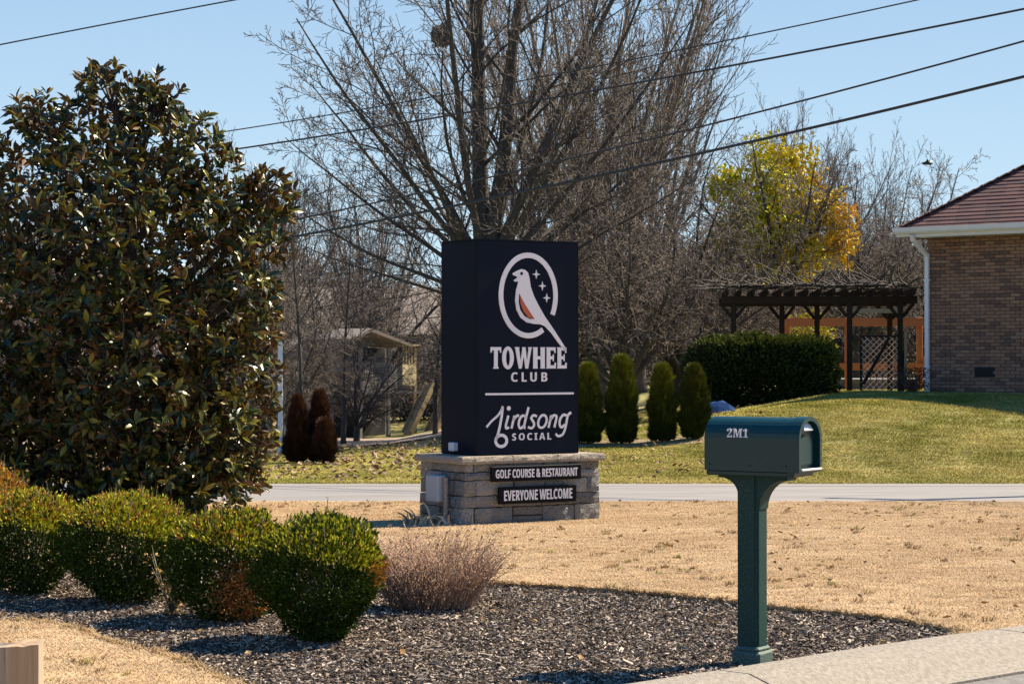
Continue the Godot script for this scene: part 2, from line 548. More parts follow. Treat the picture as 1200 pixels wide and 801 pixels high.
	struct("dormant_lawn", mb.mesh(), M.tan_ground)
	# bed soil, 5 cm below the turf
	mb = MB.new()
	var ix := Geometry2D.triangulate_polygon(bed_poly)
	for i in range(0, ix.size(), 3):
		var q := [bed_poly[ix[i]], bed_poly[ix[i + 1]], bed_poly[ix[i + 2]]]
		if (q[1] - q[0]).cross(q[2] - q[0]) < 0: q = [q[0], q[2], q[1]]
		mb.tri(Vector3(q[0].x, -0.05, -q[0].y), Vector3(q[1].x, -0.05, -q[1].y), Vector3(q[2].x, -0.05, -q[2].y))
	struct("planting_bed", mb.mesh(), M.soil)
	# street
	mb = MB.new()
	mb.quad(Vector3(-6, -0.125, 30), Vector3(45, -0.125, 30), Vector3(45, -0.125, -20), Vector3(-6, -0.125, -20))
	struct("street", mb.mesh(), M.asphalt)
	# curb: rolled concrete sections with joints
	var cb := Node3D.new()
	cb.name = "curb"
	add_child(cb)
	cb.set_meta("kind", "structure")
	var prof := [[0.0, -0.10], [0.0, 0.0], [0.02, 0.018], [0.22, 0.02], [0.36, -0.02], [0.47, -0.085], [0.62, -0.11], [0.62, -0.2]]
	var i0 := 0
	var start := 0
	for i in CURB.size():
		if absf(CURB[i].x - 0.97) < 0.09 and CURB[i].y > 10: start = i
	start = start % 16
	i0 = start
	while i0 < CURB.size() - 2:
		var i1: int = min(i0 + 16, CURB.size() - 1)
		mb = MB.new()
		var secs := []
		for i in range(i0, i1 + 1):
			var c2: Vector2 = CURB[i]
			var o2: Vector2 = (outer[i] - c2) / 0.62
			var t: Vector2 = Vector2(-o2.y, o2.x)
			var sh := 0.0
			if i == i0: sh = 0.008
			if i == i1: sh = -0.008
			var row := []
			for pr in prof:
				var q: Vector2 = c2 + o2 * pr[0] + t * sh
				row.append(Vector3(q.x, pr[1], -q.y))
			secs.append(row)
		for s in secs.size() - 1:
			for k in prof.size() - 1:
				mb.quad(secs[s][k + 1], secs[s + 1][k + 1], secs[s + 1][k], secs[s][k])
		for s in [0, secs.size() - 1]:
			for k in range(1, prof.size() - 1):
				if s == 0: mb.tri(secs[s][0], secs[s][k + 1], secs[s][k])
				else: mb.tri(secs[s][0], secs[s][k], secs[s][k + 1])
		part("curb_section", mb.mesh(), cb, M.concrete)
		i0 = i1

# ---------------------------------------------------------------- brick house
func build_house():
	var at := on(8.15, 42.0)
	at.y = 0.84
	var h := thing("brick_house", "single storey red brown brick house with maroon shingle hip roof and white downspout", "house", at, -40.0)
	var hs := 3.28
	var mb := MB.new()
	mb.box(Vector3(5.0, hs / 2 - 0.4, -0.06 - 4.5), Vector3(10.0, hs + 0.8, 9.0))
	var wall := part("wall", mb.mesh(), h, M.brick_mortar)
	# bricks of the end wall in running bond; the nearest-the-corner ones are parts
	var variants := []
	for k in 6:
		var b := MB.new()
		b.box(Vector3.ZERO, Vector3(0.203, 0.0572, 0.07), Basis.IDENTITY, 0.004)
		variants.append(b.mesh(M.brick[k]))
	var rest := []
	for k in 6: rest.append([])
	var cnt := 0
	var rows := int(hs / 0.0677) + 3
	for r in rows:
		var y := -0.12 + r * 0.0677
		for i in 22:
			var x := 0.1 + i * 0.213 + (0.1065 if r % 2 else 0.0)
			if x > 1.05 and x < 1.45 and y > 0.40 and y < 0.60: continue
			var k := rng.randi() % 6
			if r % 9 == 4 and rng.randf() < 0.4: k = 3
			var t := Transform3D(Basis(Vector3.UP, rr(-0.01, 0.01)), Vector3(x, y, -0.048 + rr(-0.003, 0.004)))
			if x < 2.1 and cnt < 300 and r > 5 and r < 40:
				part("brick", variants[k], wall, null, t)
				cnt += 1
			else: rest[k].append(t)
	for k in 6: many("brick_courses", variants[k], rest[k], [], wall)
	# returning side wall bricks near the corner (seen only from another spot)
	# foundation vent
	mb = MB.new()
	mb.box(Vector3(1.25, 0.50, -0.035), Vector3(0.40, 0.19, 0.05))
	var v := part("foundation_vent", mb.mesh(), h, M.dark_gap)
	mb = MB.new()
	for k in 5: mb.box(Vector3(1.25, 0.43 + k * 0.035, -0.004), Vector3(0.36, 0.008, 0.012))
	part("vent_louvres", mb.mesh(), v, M.panel)
	# hip roof body
	var ov := 0.42
	var s := 0.70
	var run := 4.92
	var e0 := Vector3(-ov, hs, ov)
	var e1 := Vector3(10.0 + ov, hs, ov)
	var r0 := Vector3(-ov + run, hs + s * run, ov - run)
	var r1 := Vector3(10.0 + ov - run, hs + s * run, ov - run)
	var b0 := Vector3(-ov, hs, ov - 2 * run)
	var b1 := Vector3(10.0 + ov, hs, ov - 2 * run)
	mb = MB.new()
	mb.quad(e0, e1, r1, r0); mb.quad(b1, b0, r0, r1); mb.tri(b0, e0, r0); mb.tri(e1, b1, r1)
	mb.quad(b0, b1, e1, e0)
	var roof := part("roof", mb.mesh(), h, M.shingle[1])
	# shingles on the near slope and the side slope
	var ang := atan(s)
	var bt := Basis(Vector3.RIGHT, ang)          # tilts a flat tab to the slope
	var tabs := []
	for k in 4:
		var b := MB.new()
		b.box(Vector3.ZERO, Vector3(0.30, 0.026, 0.185), Basis.IDENTITY, 0.0)
		tabs.append(b.mesh(M.shingle[k]))
	var others := []
	for k in 4: others.append([])
	cnt = 0
	var slope := run * sqrt(1 + s * s)
	for r in int(slope / 0.14):
		var along := 0.06 + r * 0.14
		var hz := along * cos(ang)
		var i := 0
		while i < 26:
			var x := -ov + hz + 0.13 + i * 0.306 - fmod(r * 0.153, 0.306)
			i += 1
			if x < -ov + hz + 0.1 or x > 10.0 + ov - hz: continue
			var k := rng.randi() % 4
			var p := Vector3(x, hs + hz * s + 0.012 + rr(0, 0.003), ov - hz)
			var t := Transform3D(bt * Basis(Vector3.RIGHT, -0.05 - rr(0, 0.05)), p + Vector3(0, 0.006, 0))
			if cnt < 300 and x < 3.2 and r < 28:
				part("shingle", tabs[k], roof, null, t)
				cnt += 1
			else: others[k].append(t)
	var bt2 := Basis(Vector3.UP, -PI / 2) * Basis(Vector3.RIGHT, ang - 0.09)
	for r in int(slope / 0.14):
		var along := 0.06 + r * 0.14
		var hz := along * cos(ang)
		for i in 32:
			var z := ov - hz - 0.1 - i * 0.306
			if z < ov - 2 * run + hz: continue
			others[rng.randi() % 4].append(Transform3D(bt2, Vector3(-ov + hz, hs + hz * s + 0.012, z)))
	for k in 4: many("shingle_courses", tabs[k], others[k], [], roof)
	mb = MB.new()
	var nh := 22
	for i in nh:
		var p := e0.lerp(r0, (i + 0.5) / nh) + Vector3(0, 0.03, 0)
		mb.bar(p - (r0 - e0).normalized() * 0.17, p + (r0 - e0).normalized() * 0.17 + Vector3(0, 0.012, 0), 0.24, 0.012)
	part("hip_cap", mb.mesh(), roof, M.shingle[3])
	# fascia and gutter
	mb = MB.new()
	mb.box(Vector3(5.0, hs - 0.05, ov - 0.012), Vector3(10.0 + 2 * ov, 0.17, 0.024))
	mb.box(Vector3(-ov + 0.012, hs - 0.05, -4.5), Vector3(0.024, 0.168, 9.7))
	part("fascia", mb.mesh(), h, M.white_paint)
	mb = MB.new()
	mb.box(Vector3(5.0, hs - 0.145, ov * 0.5), Vector3(10.0, 0.015, ov))
	part("soffit", mb.mesh(), h, M.white_paint)
	mb = MB.new()
	var gp := PackedVector2Array([Vector2(0, -0.06), Vector2(0.08, -0.06), Vector2(0.11, -0.02), Vector2(0.125, 0.06), Vector2(0.11, 0.06), Vector2(0.095, -0.01), Vector2(0.07, -0.045), Vector2(0.012, -0.045), Vector2(0.012, 0.06), Vector2(0, 0.06)])
	mb.prism(gp, -ov, 10.0 + ov, Transform3D(Basis(Vector3(0, 0, 1), Vector3.UP, Vector3(-1, 0, 0)).inverse(), Vector3.ZERO) if false else Transform3D(Basis(Vector3(0, 0, 1), Vector3(0, 1, 0), Vector3(1, 0, 0)), Vector3(0, hs - 0.02, ov)))
	part("gutter", mb.mesh(), h, M.white_paint)
	# downspout with elbows at the corner
	mb = MB.new()
	mb.bar(Vector3(-0.05, hs - 0.10, ov + 0.04), Vector3(-0.05, hs - 0.22, ov - 0.02), 0.09, 0.07, 0.008)
	mb.bar(Vector3(-0.05, hs - 0.20, ov), Vector3(0.05, hs - 0.50, 0.05), 0.085, 0.068, 0.008)
	mb.box(Vector3(0.05, (hs - 0.45) / 2, 0.045), Vector3(0.085, hs - 0.45, 0.066), Basis.IDENTITY, 0.008)
	mb.bar(Vector3(0.05, 0.06, 0.04), Vector3(0.0, -0.02, 0.30), 0.085, 0.066, 0.008)
	var ds := part("downspout", mb.mesh(), h, M.white_paint)
	mb = MB.new()
	for y in [0.6, 2.3]: mb.box(Vector3(0.05, y, 0.045), Vector3(0.12, 0.03, 0.072))
	part("strap", mb.mesh(), ds, M.white_paint)
	# small bare foundation shrub at the corner
	var st := MB.new()
	for i in 40:
		var a := rr(0, TAU)
		var dd := Vector3(cos(a) * 0.5, 1, sin(a) * 0.5).normalized()
		var p0 := Vector3(rr(-0.1, 0.1), 0, rr(-0.1, 0.1))
		st.tube([p0, p0 + dd * 0.25, p0 + dd * 0.45 + rv() * 0.08], [0.009, 0.006, 0.003], 3)
	var sh := thing("foundation_shrub", "low dark leafless shrub at the foot of the white downspout", "shrub", on(7.75, 41.4))
	part("stems", st.mesh(), sh, M.twig)
	var lx := []
	var lc := []
	for i in 900:
		lx.append(Transform3D(facing(rdir(), rr(0, 6)).scaled(Vector3.ONE * rr(0.6, 1.2)), Vector3(rr(-0.3, 0.3), rr(0.05, 0.5), rr(-0.3, 0.3))))
		lc.append(Color(0.06, 0.03, 0.02) * rr(0.6, 1.6))
	many("leaves", leaf_mesh(0.05, 0.025, M.leafv), lx, lc, sh)

# ---------------------------------------------------------------- far buildings, play set
func build_far_buildings():
	var o := on(-3.85, 60.0)
	var p := thing("play_set", "raised wooden playhouse with grey sides, pale panel and two slides", "play set", o, 46.0)
	var mb := MB.new()
	for x in [-1.1, -0.05, 0.95]:
		for z in [-0.6, 0.6]:
			mb = MB.new()
			mb.box(Vector3(x, 1.25, z), Vector3(0.09, 2.5, 0.09))
			part("post", mb.mesh(), p, M.grey_wood if x < 0.5 else M.tan_wood)
	for i in 8:
		mb = MB.new()
		mb.box(Vector3(-0.96 + i * 0.275, 1.25, 0), Vector3(0.26, 0.05, 1.3))
		part("deck_board", mb.mesh(), p, M.grey_wood)
	for i in 5:
		mb = MB.new()
		mb.box(Vector3(-0.57, 1.35 + i * 0.17, 0.62), Vector3(1.1, 0.15, 0.03))
		part("side_board", mb.mesh(), p, M.grey_wood)
	for i in 4:
		mb = MB.new()
		mb.box(Vector3(0.28, 1.40 + i * 0.17, 0.62), Vector3(0.6, 0.15, 0.03))
		part("side_board", mb.mesh(), p, M.grey_wood)
	for i in 5:
		mb = MB.new()
		mb.box(Vector3(-1.16, 1.35 + i * 0.17, 0), Vector3(0.03, 0.15, 1.2))
		part("side_board", mb.mesh(), p, M.grey_wood)
	mb = MB.new()
	mb.box(Vector3(-0.1, 0.55, -0.55), Vector3(1.9, 1.15, 0.05))
	part("back_panel", mb.mesh(), p, M.dark_gap)
	mb = MB.new()
	mb.box(Vector3(-0.1, 1.9, -0.55), Vector3(1.9, 1.2, 0.05))
	part("back_panel", mb.mesh(), p, M.dark_gap)
	mb = MB.new()
	mb.prism(PackedVector2Array([Vector2(-1.55, 2.66), Vector2(-0.9, 2.94), Vector2(0.65, 2.52), Vector2(0.65, 2.60), Vector2(-0.9, 3.04), Vector2(-1.55, 2.75)]), -0.85, 0.85)
	part("roof", mb.mesh(), p, M.roof_grey)
	mb = MB.new()
	mb.box(Vector3(0.68, 1.75, 0.66), Vector3(0.52, 0.62, 0.04))
	part("front_panel", mb.mesh(), p, M.yellow)
	for i in 5:
		mb = MB.new()
		mb.box(Vector3(0.46 + i * 0.11, 2.30, 0.66), Vector3(0.04, 0.5, 0.03))
		part("baluster", mb.mesh(), p, M.tan_wood)
	mb = MB.new()
	mb.box(Vector3(0.68, 2.58, 0.4), Vector3(0.75, 0.05, 0.7))
	part("canopy_board", mb.mesh(), p, M.tan_wood)
	for q in [[1.25, 1.45, 0.35, 0.08, 0.30], [2.3, 1.75, 1.25, 0.05, 0.36]]:
		mb = MB.new()
		mb.bar(Vector3(q[0], q[1], 0.95), Vector3(q[2], q[3], 0.95), q[4], 0.05)
		for sx in [-0.5, 0.5]: mb.bar(Vector3(q[0], q[1] + 0.06, 0.95 + sx * q[4]), Vector3(q[2], q[3] + 0.06, 0.95 + sx * q[4]), 0.04, 0.16)
		part("slide", mb.mesh(), p, M.tan_wood)
	for x in [1.75, 1.98]:
		mb = MB.new()
		mb.bar(Vector3(x, 0, 0.7), Vector3(x - 0.05, 1.75, 0.7), 0.05, 0.05)
		part("ladder_rail", mb.mesh(), p, M.tan_wood)
	# pale outbuilding half hidden by brush
	var s := thing("garden_shed", "small pale sided shed half hidden in bare brush left of the play set", "shed", on(-6.1, 64.0), 20.0)
	mb = MB.new()
	mb.box(Vector3(0, 1.15, 0), Vector3(2.2, 2.3, 1.8))
	var w := part("wall", mb.mesh(), s, M.siding)
	for i in 12:
		mb = MB.new()
		mb.box(Vector3(0, 0.12 + i * 0.19, 0.912), Vector3(2.2, 0.17, 0.02), Basis(Vector3.RIGHT, 0.06))
		part("board", mb.mesh(), w, M.siding)
	mb = MB.new()
	mb.box(Vector3(-0.4, 1.0, 0.935), Vector3(0.8, 1.9, 0.03))
	part("door", mb.mesh(), s, M.tan_wood)
	mb = MB.new()
	mb.prism(PackedVector2Array([Vector2(-1.3, 2.2), Vector2(1.3, 2.2), Vector2(1.3, 2.28), Vector2(0, 3.0), Vector2(-1.3, 2.28)]), -1.1, 1.1)
	part("roof", mb.mesh(), s, M.roof_grey)
	# a long low house deep in the trees
	var hs := thing("far_house", "low grey brown house deep among the bare trees left of the sign", "house", on(-4.2, 84.0), 6.0)
	mb = MB.new()
	mb.box(Vector3(0, 1.6, 0), Vector3(12, 3.2, 6))
	part("wall", mb.mesh(), hs, M.roof_grey)
	mb = MB.new()
	mb.prism(PackedVector2Array([Vector2(-3.6, 3.1), Vector2(3.6, 3.1), Vector2(0, 5.0)]), -6.4, 6.4, Transform3D(Basis(Vector3.UP, PI / 2), Vector3.ZERO))
	part("roof", mb.mesh(), hs, M.roof_grey)
	for x in [-4.0, -1.5, 1.5, 4.0]:
		mb = MB.new()
		mb.box(Vector3(x, 1.8, 3.02), Vector3(1.1, 1.3, 0.06))
		var f := part("window", mb.mesh(), hs, M.siding)
		mb = MB.new()
		for sx in [-0.27, 0.27]: mb.box(Vector3(x + sx, 1.8, 3.055), Vector3(0.46, 1.12, 0.02))
		part("pane", mb.mesh(), f, M.window)
	# white pole at the magnolia's edge
	var pl := thing("white_pole", "slim white pole standing right of the magnolia across the road", "pole", on(-4.56, 42.0))
	mb = MB.new()
	mb.tube([Vector3(0, 0, 0), Vector3(0, 2.15, 0)], [0.05, 0.05], 10, true)
	part("shaft", mb.mesh(), pl, M.white_paint)
	mb = MB.new()
	mb.tube([Vector3(0, 2.15, 0), Vector3(0, 2.19, 0), Vector3(0, 2.23, 0)], [0.065, 0.06, 0.02], 10, true)
	part("cap", mb.mesh(), pl, M.white_paint)

# ---------------------------------------------------------------- pergola and deck
func build_pergola():
	var p := thing("pergola", "weathered dark wooden pergola with lattice screen behind the clipped hedge", "pergola", Vector3(6.33, 0.66, -44.0), -4.0)
	var mb: MB
	var ht := 2.12
	for q in [[-1.75, 0], [-0.65, -1.9], [0.1, -1.9], [0.62, 0.1], [1.65, 0.1], [1.65, -1.9]]:
		mb = MB.new()
		mb.box(Vector3(q[0], ht / 2 - 0.15, q[1]), Vector3(0.11, ht + 0.3, 0.11), Basis.IDENTITY, 0.012)
		var ps := part("post", mb.mesh(), p, M.dark_wood)
		mb = MB.new()
		for sg in [-1, 1]: mb.bar(Vector3(q[0] + sg * 0.05, ht - 0.32, q[1]), Vector3(q[0] + sg * 0.27, ht - 0.05, q[1]), 0.04, 0.07)
		part("brace", mb.mesh(), ps, M.dark_wood)
	for z in [0.09, -0.08, -1.82, -1.98]:
		mb = MB.new()
		mb.box(Vector3(0.0, ht + 0.03, z), Vector3(4.0, 0.17, 0.045), Basis.IDENTITY, 0.01)
		part("beam", mb.mesh(), p, M.dark_wood)
	for i in 15:
		mb = MB.new()
		var x := -1.9 + i * 0.271
		mb.prism(PackedVector2Array([Vector2(-2.5, 0), Vector2(0.45, 0), Vector2(0.62, 0.07), Vector2(0.62, 0.13), Vector2(-2.62, 0.13), Vector2(-2.62, 0.07)]), -0.022, 0.022, Transform3D(Basis(Vector3(0, 0, 1), Vector3.UP, Vector3(-1, 0, 0)), Vector3(x, ht + 0.117, 0)))
		part("rafter", mb.mesh(), p, M.dark_wood)
	mb = MB.new()
	mb.box(Vector3(1.12, ht - 0.20, 0.1), Vector3(0.95, 0.09, 0.04))
	part("header_board", mb.mesh(), p, M.tan_wood)
	# lattice screens: thin laths, two layers
	for sc in [[1.28, 0.42, 0.85, 1.42, 0.1, true], [-1.0, 1.05, 1.95, 0.62, -1.95, false]]:
		var f := MB.new()
		var cx: float = sc[0]
		var y0: float = sc[1] - 0.45
		var w: float = sc[2]
		var h: float = sc[3]
		var z: float = sc[4]
		f.box(Vector3(cx, y0 + 0.02, z), Vector3(w, 0.05, 0.05)); f.box(Vector3(cx, y0 + h, z), Vector3(w, 0.05, 0.05))
		f.box(Vector3(cx - w / 2, y0 + h / 2, z), Vector3(0.05, h - 0.06, 0.05)); f.box(Vector3(cx + w / 2, y0 + h / 2, z), Vector3(0.05, h - 0.06, 0.05))
		if sc[5]: f.bar(Vector3(cx - w / 2 + 0.04, y0 + 0.45, z + 0.03), Vector3(cx + w / 2 - 0.3, y0 + h - 0.05, z + 0.03), 0.05, 0.06)
		var fr := part("lattice_frame", f.mesh(), p, M.dark_wood)
		var rect := PackedVector2Array([Vector2(cx - w / 2, y0), Vector2(cx + w / 2, y0), Vector2(cx + w / 2, y0 + h), Vector2(cx - w / 2, y0 + h)])
		for dir in [-1, 1]:
			var k := -30
			while k < 60:
				var a := Vector2(cx - w / 2 + k * 0.125, y0)
				var seg := PackedVector2Array([a, a + Vector2(dir * 3.0, 3.0)])
				if dir < 0: seg = PackedVector2Array([a, a + Vector2(-3.0, 3.0)])
				k += 1
				for c in Geometry2D.intersect_polyline_with_polygon(seg, rect):
					if c.size() < 2 or c[0].distance_to(c[-1]) < 0.06: continue
					mb = MB.new()
					mb.bar(Vector3(c[0].x, c[0].y, z + dir * 0.006), Vector3(c[-1].x, c[-1].y, z + dir * 0.006), 0.012, 0.036) if false else mb.bar(Vector3(c[0].x, c[0].y, z - dir * 0.007), Vector3(c[-1].x, c[-1].y, z - dir * 0.007), 0.040, 0.011)
					part("lath", mb.mesh(), fr, M.lattice if sc[5] else M.dark_wood)
	mb = MB.new()
	mb.box(Vector3(1.30, -0.12, 0.1), Vector3(0.95, 0.26, 0.03))
	part("kick_board", mb.mesh(), p, M.grey_wood)
	mb = MB.new()
	mb.box(Vector3(1.75, 0.95, 0.16), Vector3(0.05, 1.1, 0.05))
	part("pale_post", mb.mesh(), p, M.tan_wood)
	# dead vine over the top
	var v := thing("climbing_vine", "tangled bare vine lying over the pergola top", "vine", Vector3(6.33, 0.74 + ht + 0.23, -44.0))
	mb = MB.new()
	for i in 170:
		var q := Vector3(rr(-1.9, 1.9), rr(0, 0.05), rr(-2.2, 0.5))
		var pts := [q]
		var rad := [0.02]
		var dd := Vector3(rr(-1, 1), 0.12, rr(-0.6, 0.6)).normalized()
		for k in 6:
			dd = (dd + rv() * 0.45 + Vector3(0, -0.06, 0)).normalized()
			q = q + dd * 0.16
			if q.y < 0.0: q.y = 0.01
			pts.append(q); rad.append(0.018 - k * 0.002)
		mb.tube(pts, rad, 3)
	part("stems", mb.mesh(), v, M.bark)
	# orange stained deck railing behind
	var dk := thing("deck_railing", "orange stained deck railing behind the pergola and lattice screen", "railing", Vector3(7.3, 0.8, -48.0), -4.0)
	for x in [-1.1, 0.25, 1.85, 2.4]:
		mb = MB.new()
		mb.box(Vector3(x, 0.85, 0), Vector3(0.13, 1.75, 0.13), Basis.IDENTITY, 0.01)
		part("post", mb.mesh(), dk, M.orange_wood)
	for q in [[1.62, 0.19], [0.62, 0.16]]:
		mb = MB.new()
		mb.box(Vector3(0.65, q[0], 0.09), Vector3(3.7, q[1], 0.045))
		part("rail", mb.mesh(), dk, M.orange_wood)
	for x in [1.95]:
		mb = MB.new()
		mb.bar(Vector3(x - 0.05, 0.7, 0.05), Vector3(x + 0.5, 1.5, 0.05), 0.05, 0.1)
		part("stair_rail", mb.mesh(), dk, M.orange_wood)
	mb = MB.new()
	mb.box(Vector3(0.65, 0.30, -1.2), Vector3(3.7, 0.08, 2.4))
	part("deck_floor", mb.mesh(), dk, M.grey_wood)
	mb = MB.new()
	mb.box(Vector3(0.65, 0.05, -0.05), Vector3(3.7, 0.42, 0.04))
	part("skirt_board", mb.mesh(), dk, M.grey_wood)

# ---------------------------------------------------------------- sign
func stroke(pts: Array, w: float, closed := false) -> Array:    # outlines of a pen stroke
	return Geometry2D.offset_polyline(PackedVector2Array(pts), w * 0.5, Geometry2D.JOIN_ROUND, Geometry2D.END_JOINED if closed else Geometry2D.END_ROUND)

func arc(cx: float, cy: float, rx: float, ry: float, a0: float, a1: float, n := 14) -> Array:
	var o := []
	for i in n + 1:
		var a: float = deg_to_rad(lerp(a0, a1, float(i) / n))
		o.append(Vector2(cx + rx * cos(a), cy + ry * sin(a)))
	return o

func lettering(called: String, s: String, bold: bool, serif: bool, w: float, h: float, at: Vector3, parent: Node, m: Material, fat := 0.0, spacing := 0):
	var f := SystemFont.new()
	f.font_names = PackedStringArray(["Droid Serif" if serif else "Droid Sans"])
	f.font_weight = 700 if bold else 400
	var fv: Font = f
	if spacing != 0:
		var va := FontVariation.new()
		va.base_font = f
		va.spacing_glyph = spacing
		fv = va
	var tm := TextMesh.new()
	tm.font = fv
	tm.text = s
	tm.font_size = 64
	tm.pixel_size = 0.01
	tm.depth = 0.02
	tm.curve_step = 0.6
	var bb := tm.get_aabb()
	var o := part(called, tm, parent, m)
	o.scale = Vector3(w / bb.size.x, h / bb.size.y, 0.5)
	var c := bb.get_center()
	o.position = at - Vector3(c.x * o.scale.x, c.y * o.scale.y, 0)
	return o

func shapes(called: String, polys: Array, m: Material, parent: Node, z0: float, z1: float):
	var mb := MB.new()
	for p in polys: mb.prism(p, z0, z1)
	return part(called, mb.mesh(), parent, m)

func build_sign():
	var at := Vector3(-0.02, 0, -21.27)
	var s := thing("monument_sign", "tall navy club sign with white bird emblem on a grey stone base", "sign", at, 32.0)
	var W := 1.57
	var D := 0.84
	var H := 0.585
	# stone-clad plinth
	var mb := MB.new()
	mb.box(Vector3(0, H / 2, 0), Vector3(W - 0.10, H, D - 0.10))
	var plinth := part("plinth", mb.mesh(), s, M.mortar)
	for face in 4:
		var len_: float = W if face % 2 == 0 else D
		var half: float = D / 2 if face % 2 == 0 else W / 2
		var basis := Basis(Vector3.UP, [0.0, PI / 2, PI, -PI / 2][face])
		var y := -0.03
		var rowi := 0
		for rh in [0.19, 0.115, 0.15, 0.08, 0.11]:
			var x := -len_ / 2
			var first := true
			while x < len_ / 2 - 0.01:
				var wd := rr(0.15, 0.46)
				if first and (rowi + face) % 2 == 0: wd = rr(0.10, 0.16)
				first = false
				if x + wd > len_ / 2 - 0.10: wd = len_ / 2 - x
				var dp := 0.062 + rr(-0.006, 0.010)
				var sp := []
				var split: bool = rh > 0.15 and wd < 0.34 and rng.randf() < 0.5
				if split:
					sp = [[y + rh * 0.27, rh * 0.5], [y + rh * 0.77, rh * 0.44]]
				else: sp = [[y + rh / 2, rh]]
				for q in sp:
					part("stone", stone_mesh(Vector3(wd - 0.009, q[1] - 0.009, dp)), plinth, M.stone[rng.randi() % 5], Transform3D(basis, basis * Vector3(x + wd / 2, q[0], half - 0.05 + rr(-0.006, 0.01))))
				x += wd
			y += rh
			rowi += 1
	# cap slabs with chipped edges
	var cw := W + 0.095
	var cd := D + 0.095
	var x0 := -cw / 2
	for wd in [0.58, 0.52, cw - 1.10]:
		for k in 2:
			var sl := slab_mesh(Vector3(wd - 0.006, 0.072, cd / 2 - 0.004))
			part("cap_slab", sl, s, M.cap, Transform3D(Basis.IDENTITY, Vector3(x0 + wd / 2, H + 0.036, (k - 0.5) * cd / 2)))
		x0 += wd
	# cabinet
	var cy0 := H + 0.075
	var CH := 2.09
	var CW := 1.20
	var CD := 0.67
	mb = MB.new()
	mb.box(Vector3(0, cy0 + CH / 2, 0), Vector3(CW, CH, CD), Basis.IDENTITY, 0.006)
	var cab := part("cabinet", mb.mesh(), s, M.navy)
	mb = MB.new()
	mb.box(Vector3(0, cy0 + CH + 0.006, 0), Vector3(CW + 0.012, 0.014, CD + 0.012))
	part("top_flashing", mb.mesh(), cab, M.navy)
	mb = MB.new()
	for sx in [-1, 1]: mb.box(Vector3(sx * (CW / 2 - 0.012), cy0 + CH / 2, CD / 2 + 0.002), Vector3(0.012, CH - 0.01, 0.003))
	part("retainer_edge", mb.mesh(), cab, M.panel)
	# artwork on the front face (u, v) -> metres
	var ytop := cy0 + CH
	var zf := CD / 2 + 0.001
	var zt := CD / 2 + 0.008
	var F := func(u: float, v: float) -> Vector2: return Vector2((u - 617.3) * 0.00963, ytop - (v - 281.0) * 0.0084)
	var FP := func(a: Array) -> PackedVector2Array:
		var o := PackedVector2Array()
		for q in a: o.append(F.call(q[0], q[1]))
		return o
	# oval ring, open at lower right where the tail crosses
	var oc: Vector2 = F.call(617.5, 344.0)
	var ring := arc(oc.x, oc.y, 0.318, 0.395, -28, 302, 60)
	shapes("emblem_ring", stroke(ring, 0.052), M.white, cab, zf, zt)
	# bird: head and body outline, belly, tail
	var bird := FP.call([[600.5, 317.3], [604.5, 315.2], [609, 313.3], [613.5, 314.2], [617, 317.5], [618.5, 323], [620.2, 334], [624, 344.5], [630, 356], [637.5, 368.5], [644, 377.5], [650, 386], [657, 396.5], [664.3, 407.5], [662.5, 409], [654, 399.5], [645, 387.5], [638.5, 381.0], [636.5, 379.3], [632, 377.6], [624, 377.2], [615, 375.4], [607.8, 370], [603, 361], [601.3, 350], [602.5, 338], [604.5, 331], [605.2, 327.8], [601.4, 328.2], [599.2, 326.8], [603.5, 323.8], [603.8, 322.2], [599, 320.6], [598.2, 318.8]])
	var hole: PackedVector2Array = FP.call([[606.2, 342.0], [613.0, 354.5], [624.6, 371.2], [619, 371.6], [612.5, 368.2], [607.6, 361.2], [605.6, 352.0]])
	var eye := PackedVector2Array(arc((F.call(609.0, 318.6) as Vector2).x, (F.call(609.0, 318.6) as Vector2).y, 0.016, 0.016, 0, 340, 12))
	shapes("bird_emblem", [bird], M.white, cab, zf, zt)
	shapes("bird_wing_gap", [hole], M.navy, cab, zt - 0.002, zt + 0.002)
	shapes("bird_wing", [FP.call([[606.8, 343.5], [613.4, 355.3], [624.2, 371.0], [617.5, 370.2], [611.0, 362.5], [607.5, 353.5]])], M.red, cab, zt + 0.001, zt + 0.004)
	shapes("bird_eye", [eye], M.navy, cab, zt - 0.002, zt + 0.002)
	for q in [[627.0, 319.0], [634.4, 332.5], [639.7, 346.5]]:
		var c: Vector2 = F.call(q[0], q[1])
		var st := PackedVector2Array()
		for k in 8:
			var a := PI / 2 + k * PI / 4
			var r := 0.046 if k % 2 == 0 else 0.014
			st.append(c + Vector2(cos(a), sin(a)) * r)
		shapes("star", [st], M.white, cab, zf, zt)
	var pl := func(u: float, v: float) -> Vector3:
		var c: Vector2 = F.call(u, v)
		return Vector3(c.x, c.y, CD / 2 + 0.003)
	# TOWHEE drawn as heavy condensed letters with small serifs
	heavy_word("TOWHEE", 572.0, 665.5, 404.5, 429.5, F, cab, zf, zt)
	lettering("letters", "CLUB", true, false, 0.42, 0.092, pl.call(618.5, 439.3), cab, M.white, 0, 14)
	mb = MB.new()
	var a1: Vector2 = F.call(566.0, 459.0)
	var a2: Vector2 = F.call(673.0, 459.0)
	mb.box(Vector3((a1.x + a2.x) / 2, a1.y, CD / 2 + 0.004), Vector3(a2.x - a1.x, 0.02, 0.007))
	part("divider_line", mb.mesh(), cab, M.white)
	script_word(F, cab, zf, zt)
	lettering("letters", "SOCIAL", true, false, 0.455, 0.070, pl.call(621.5, 509.0), cab, M.white, 0, 12)
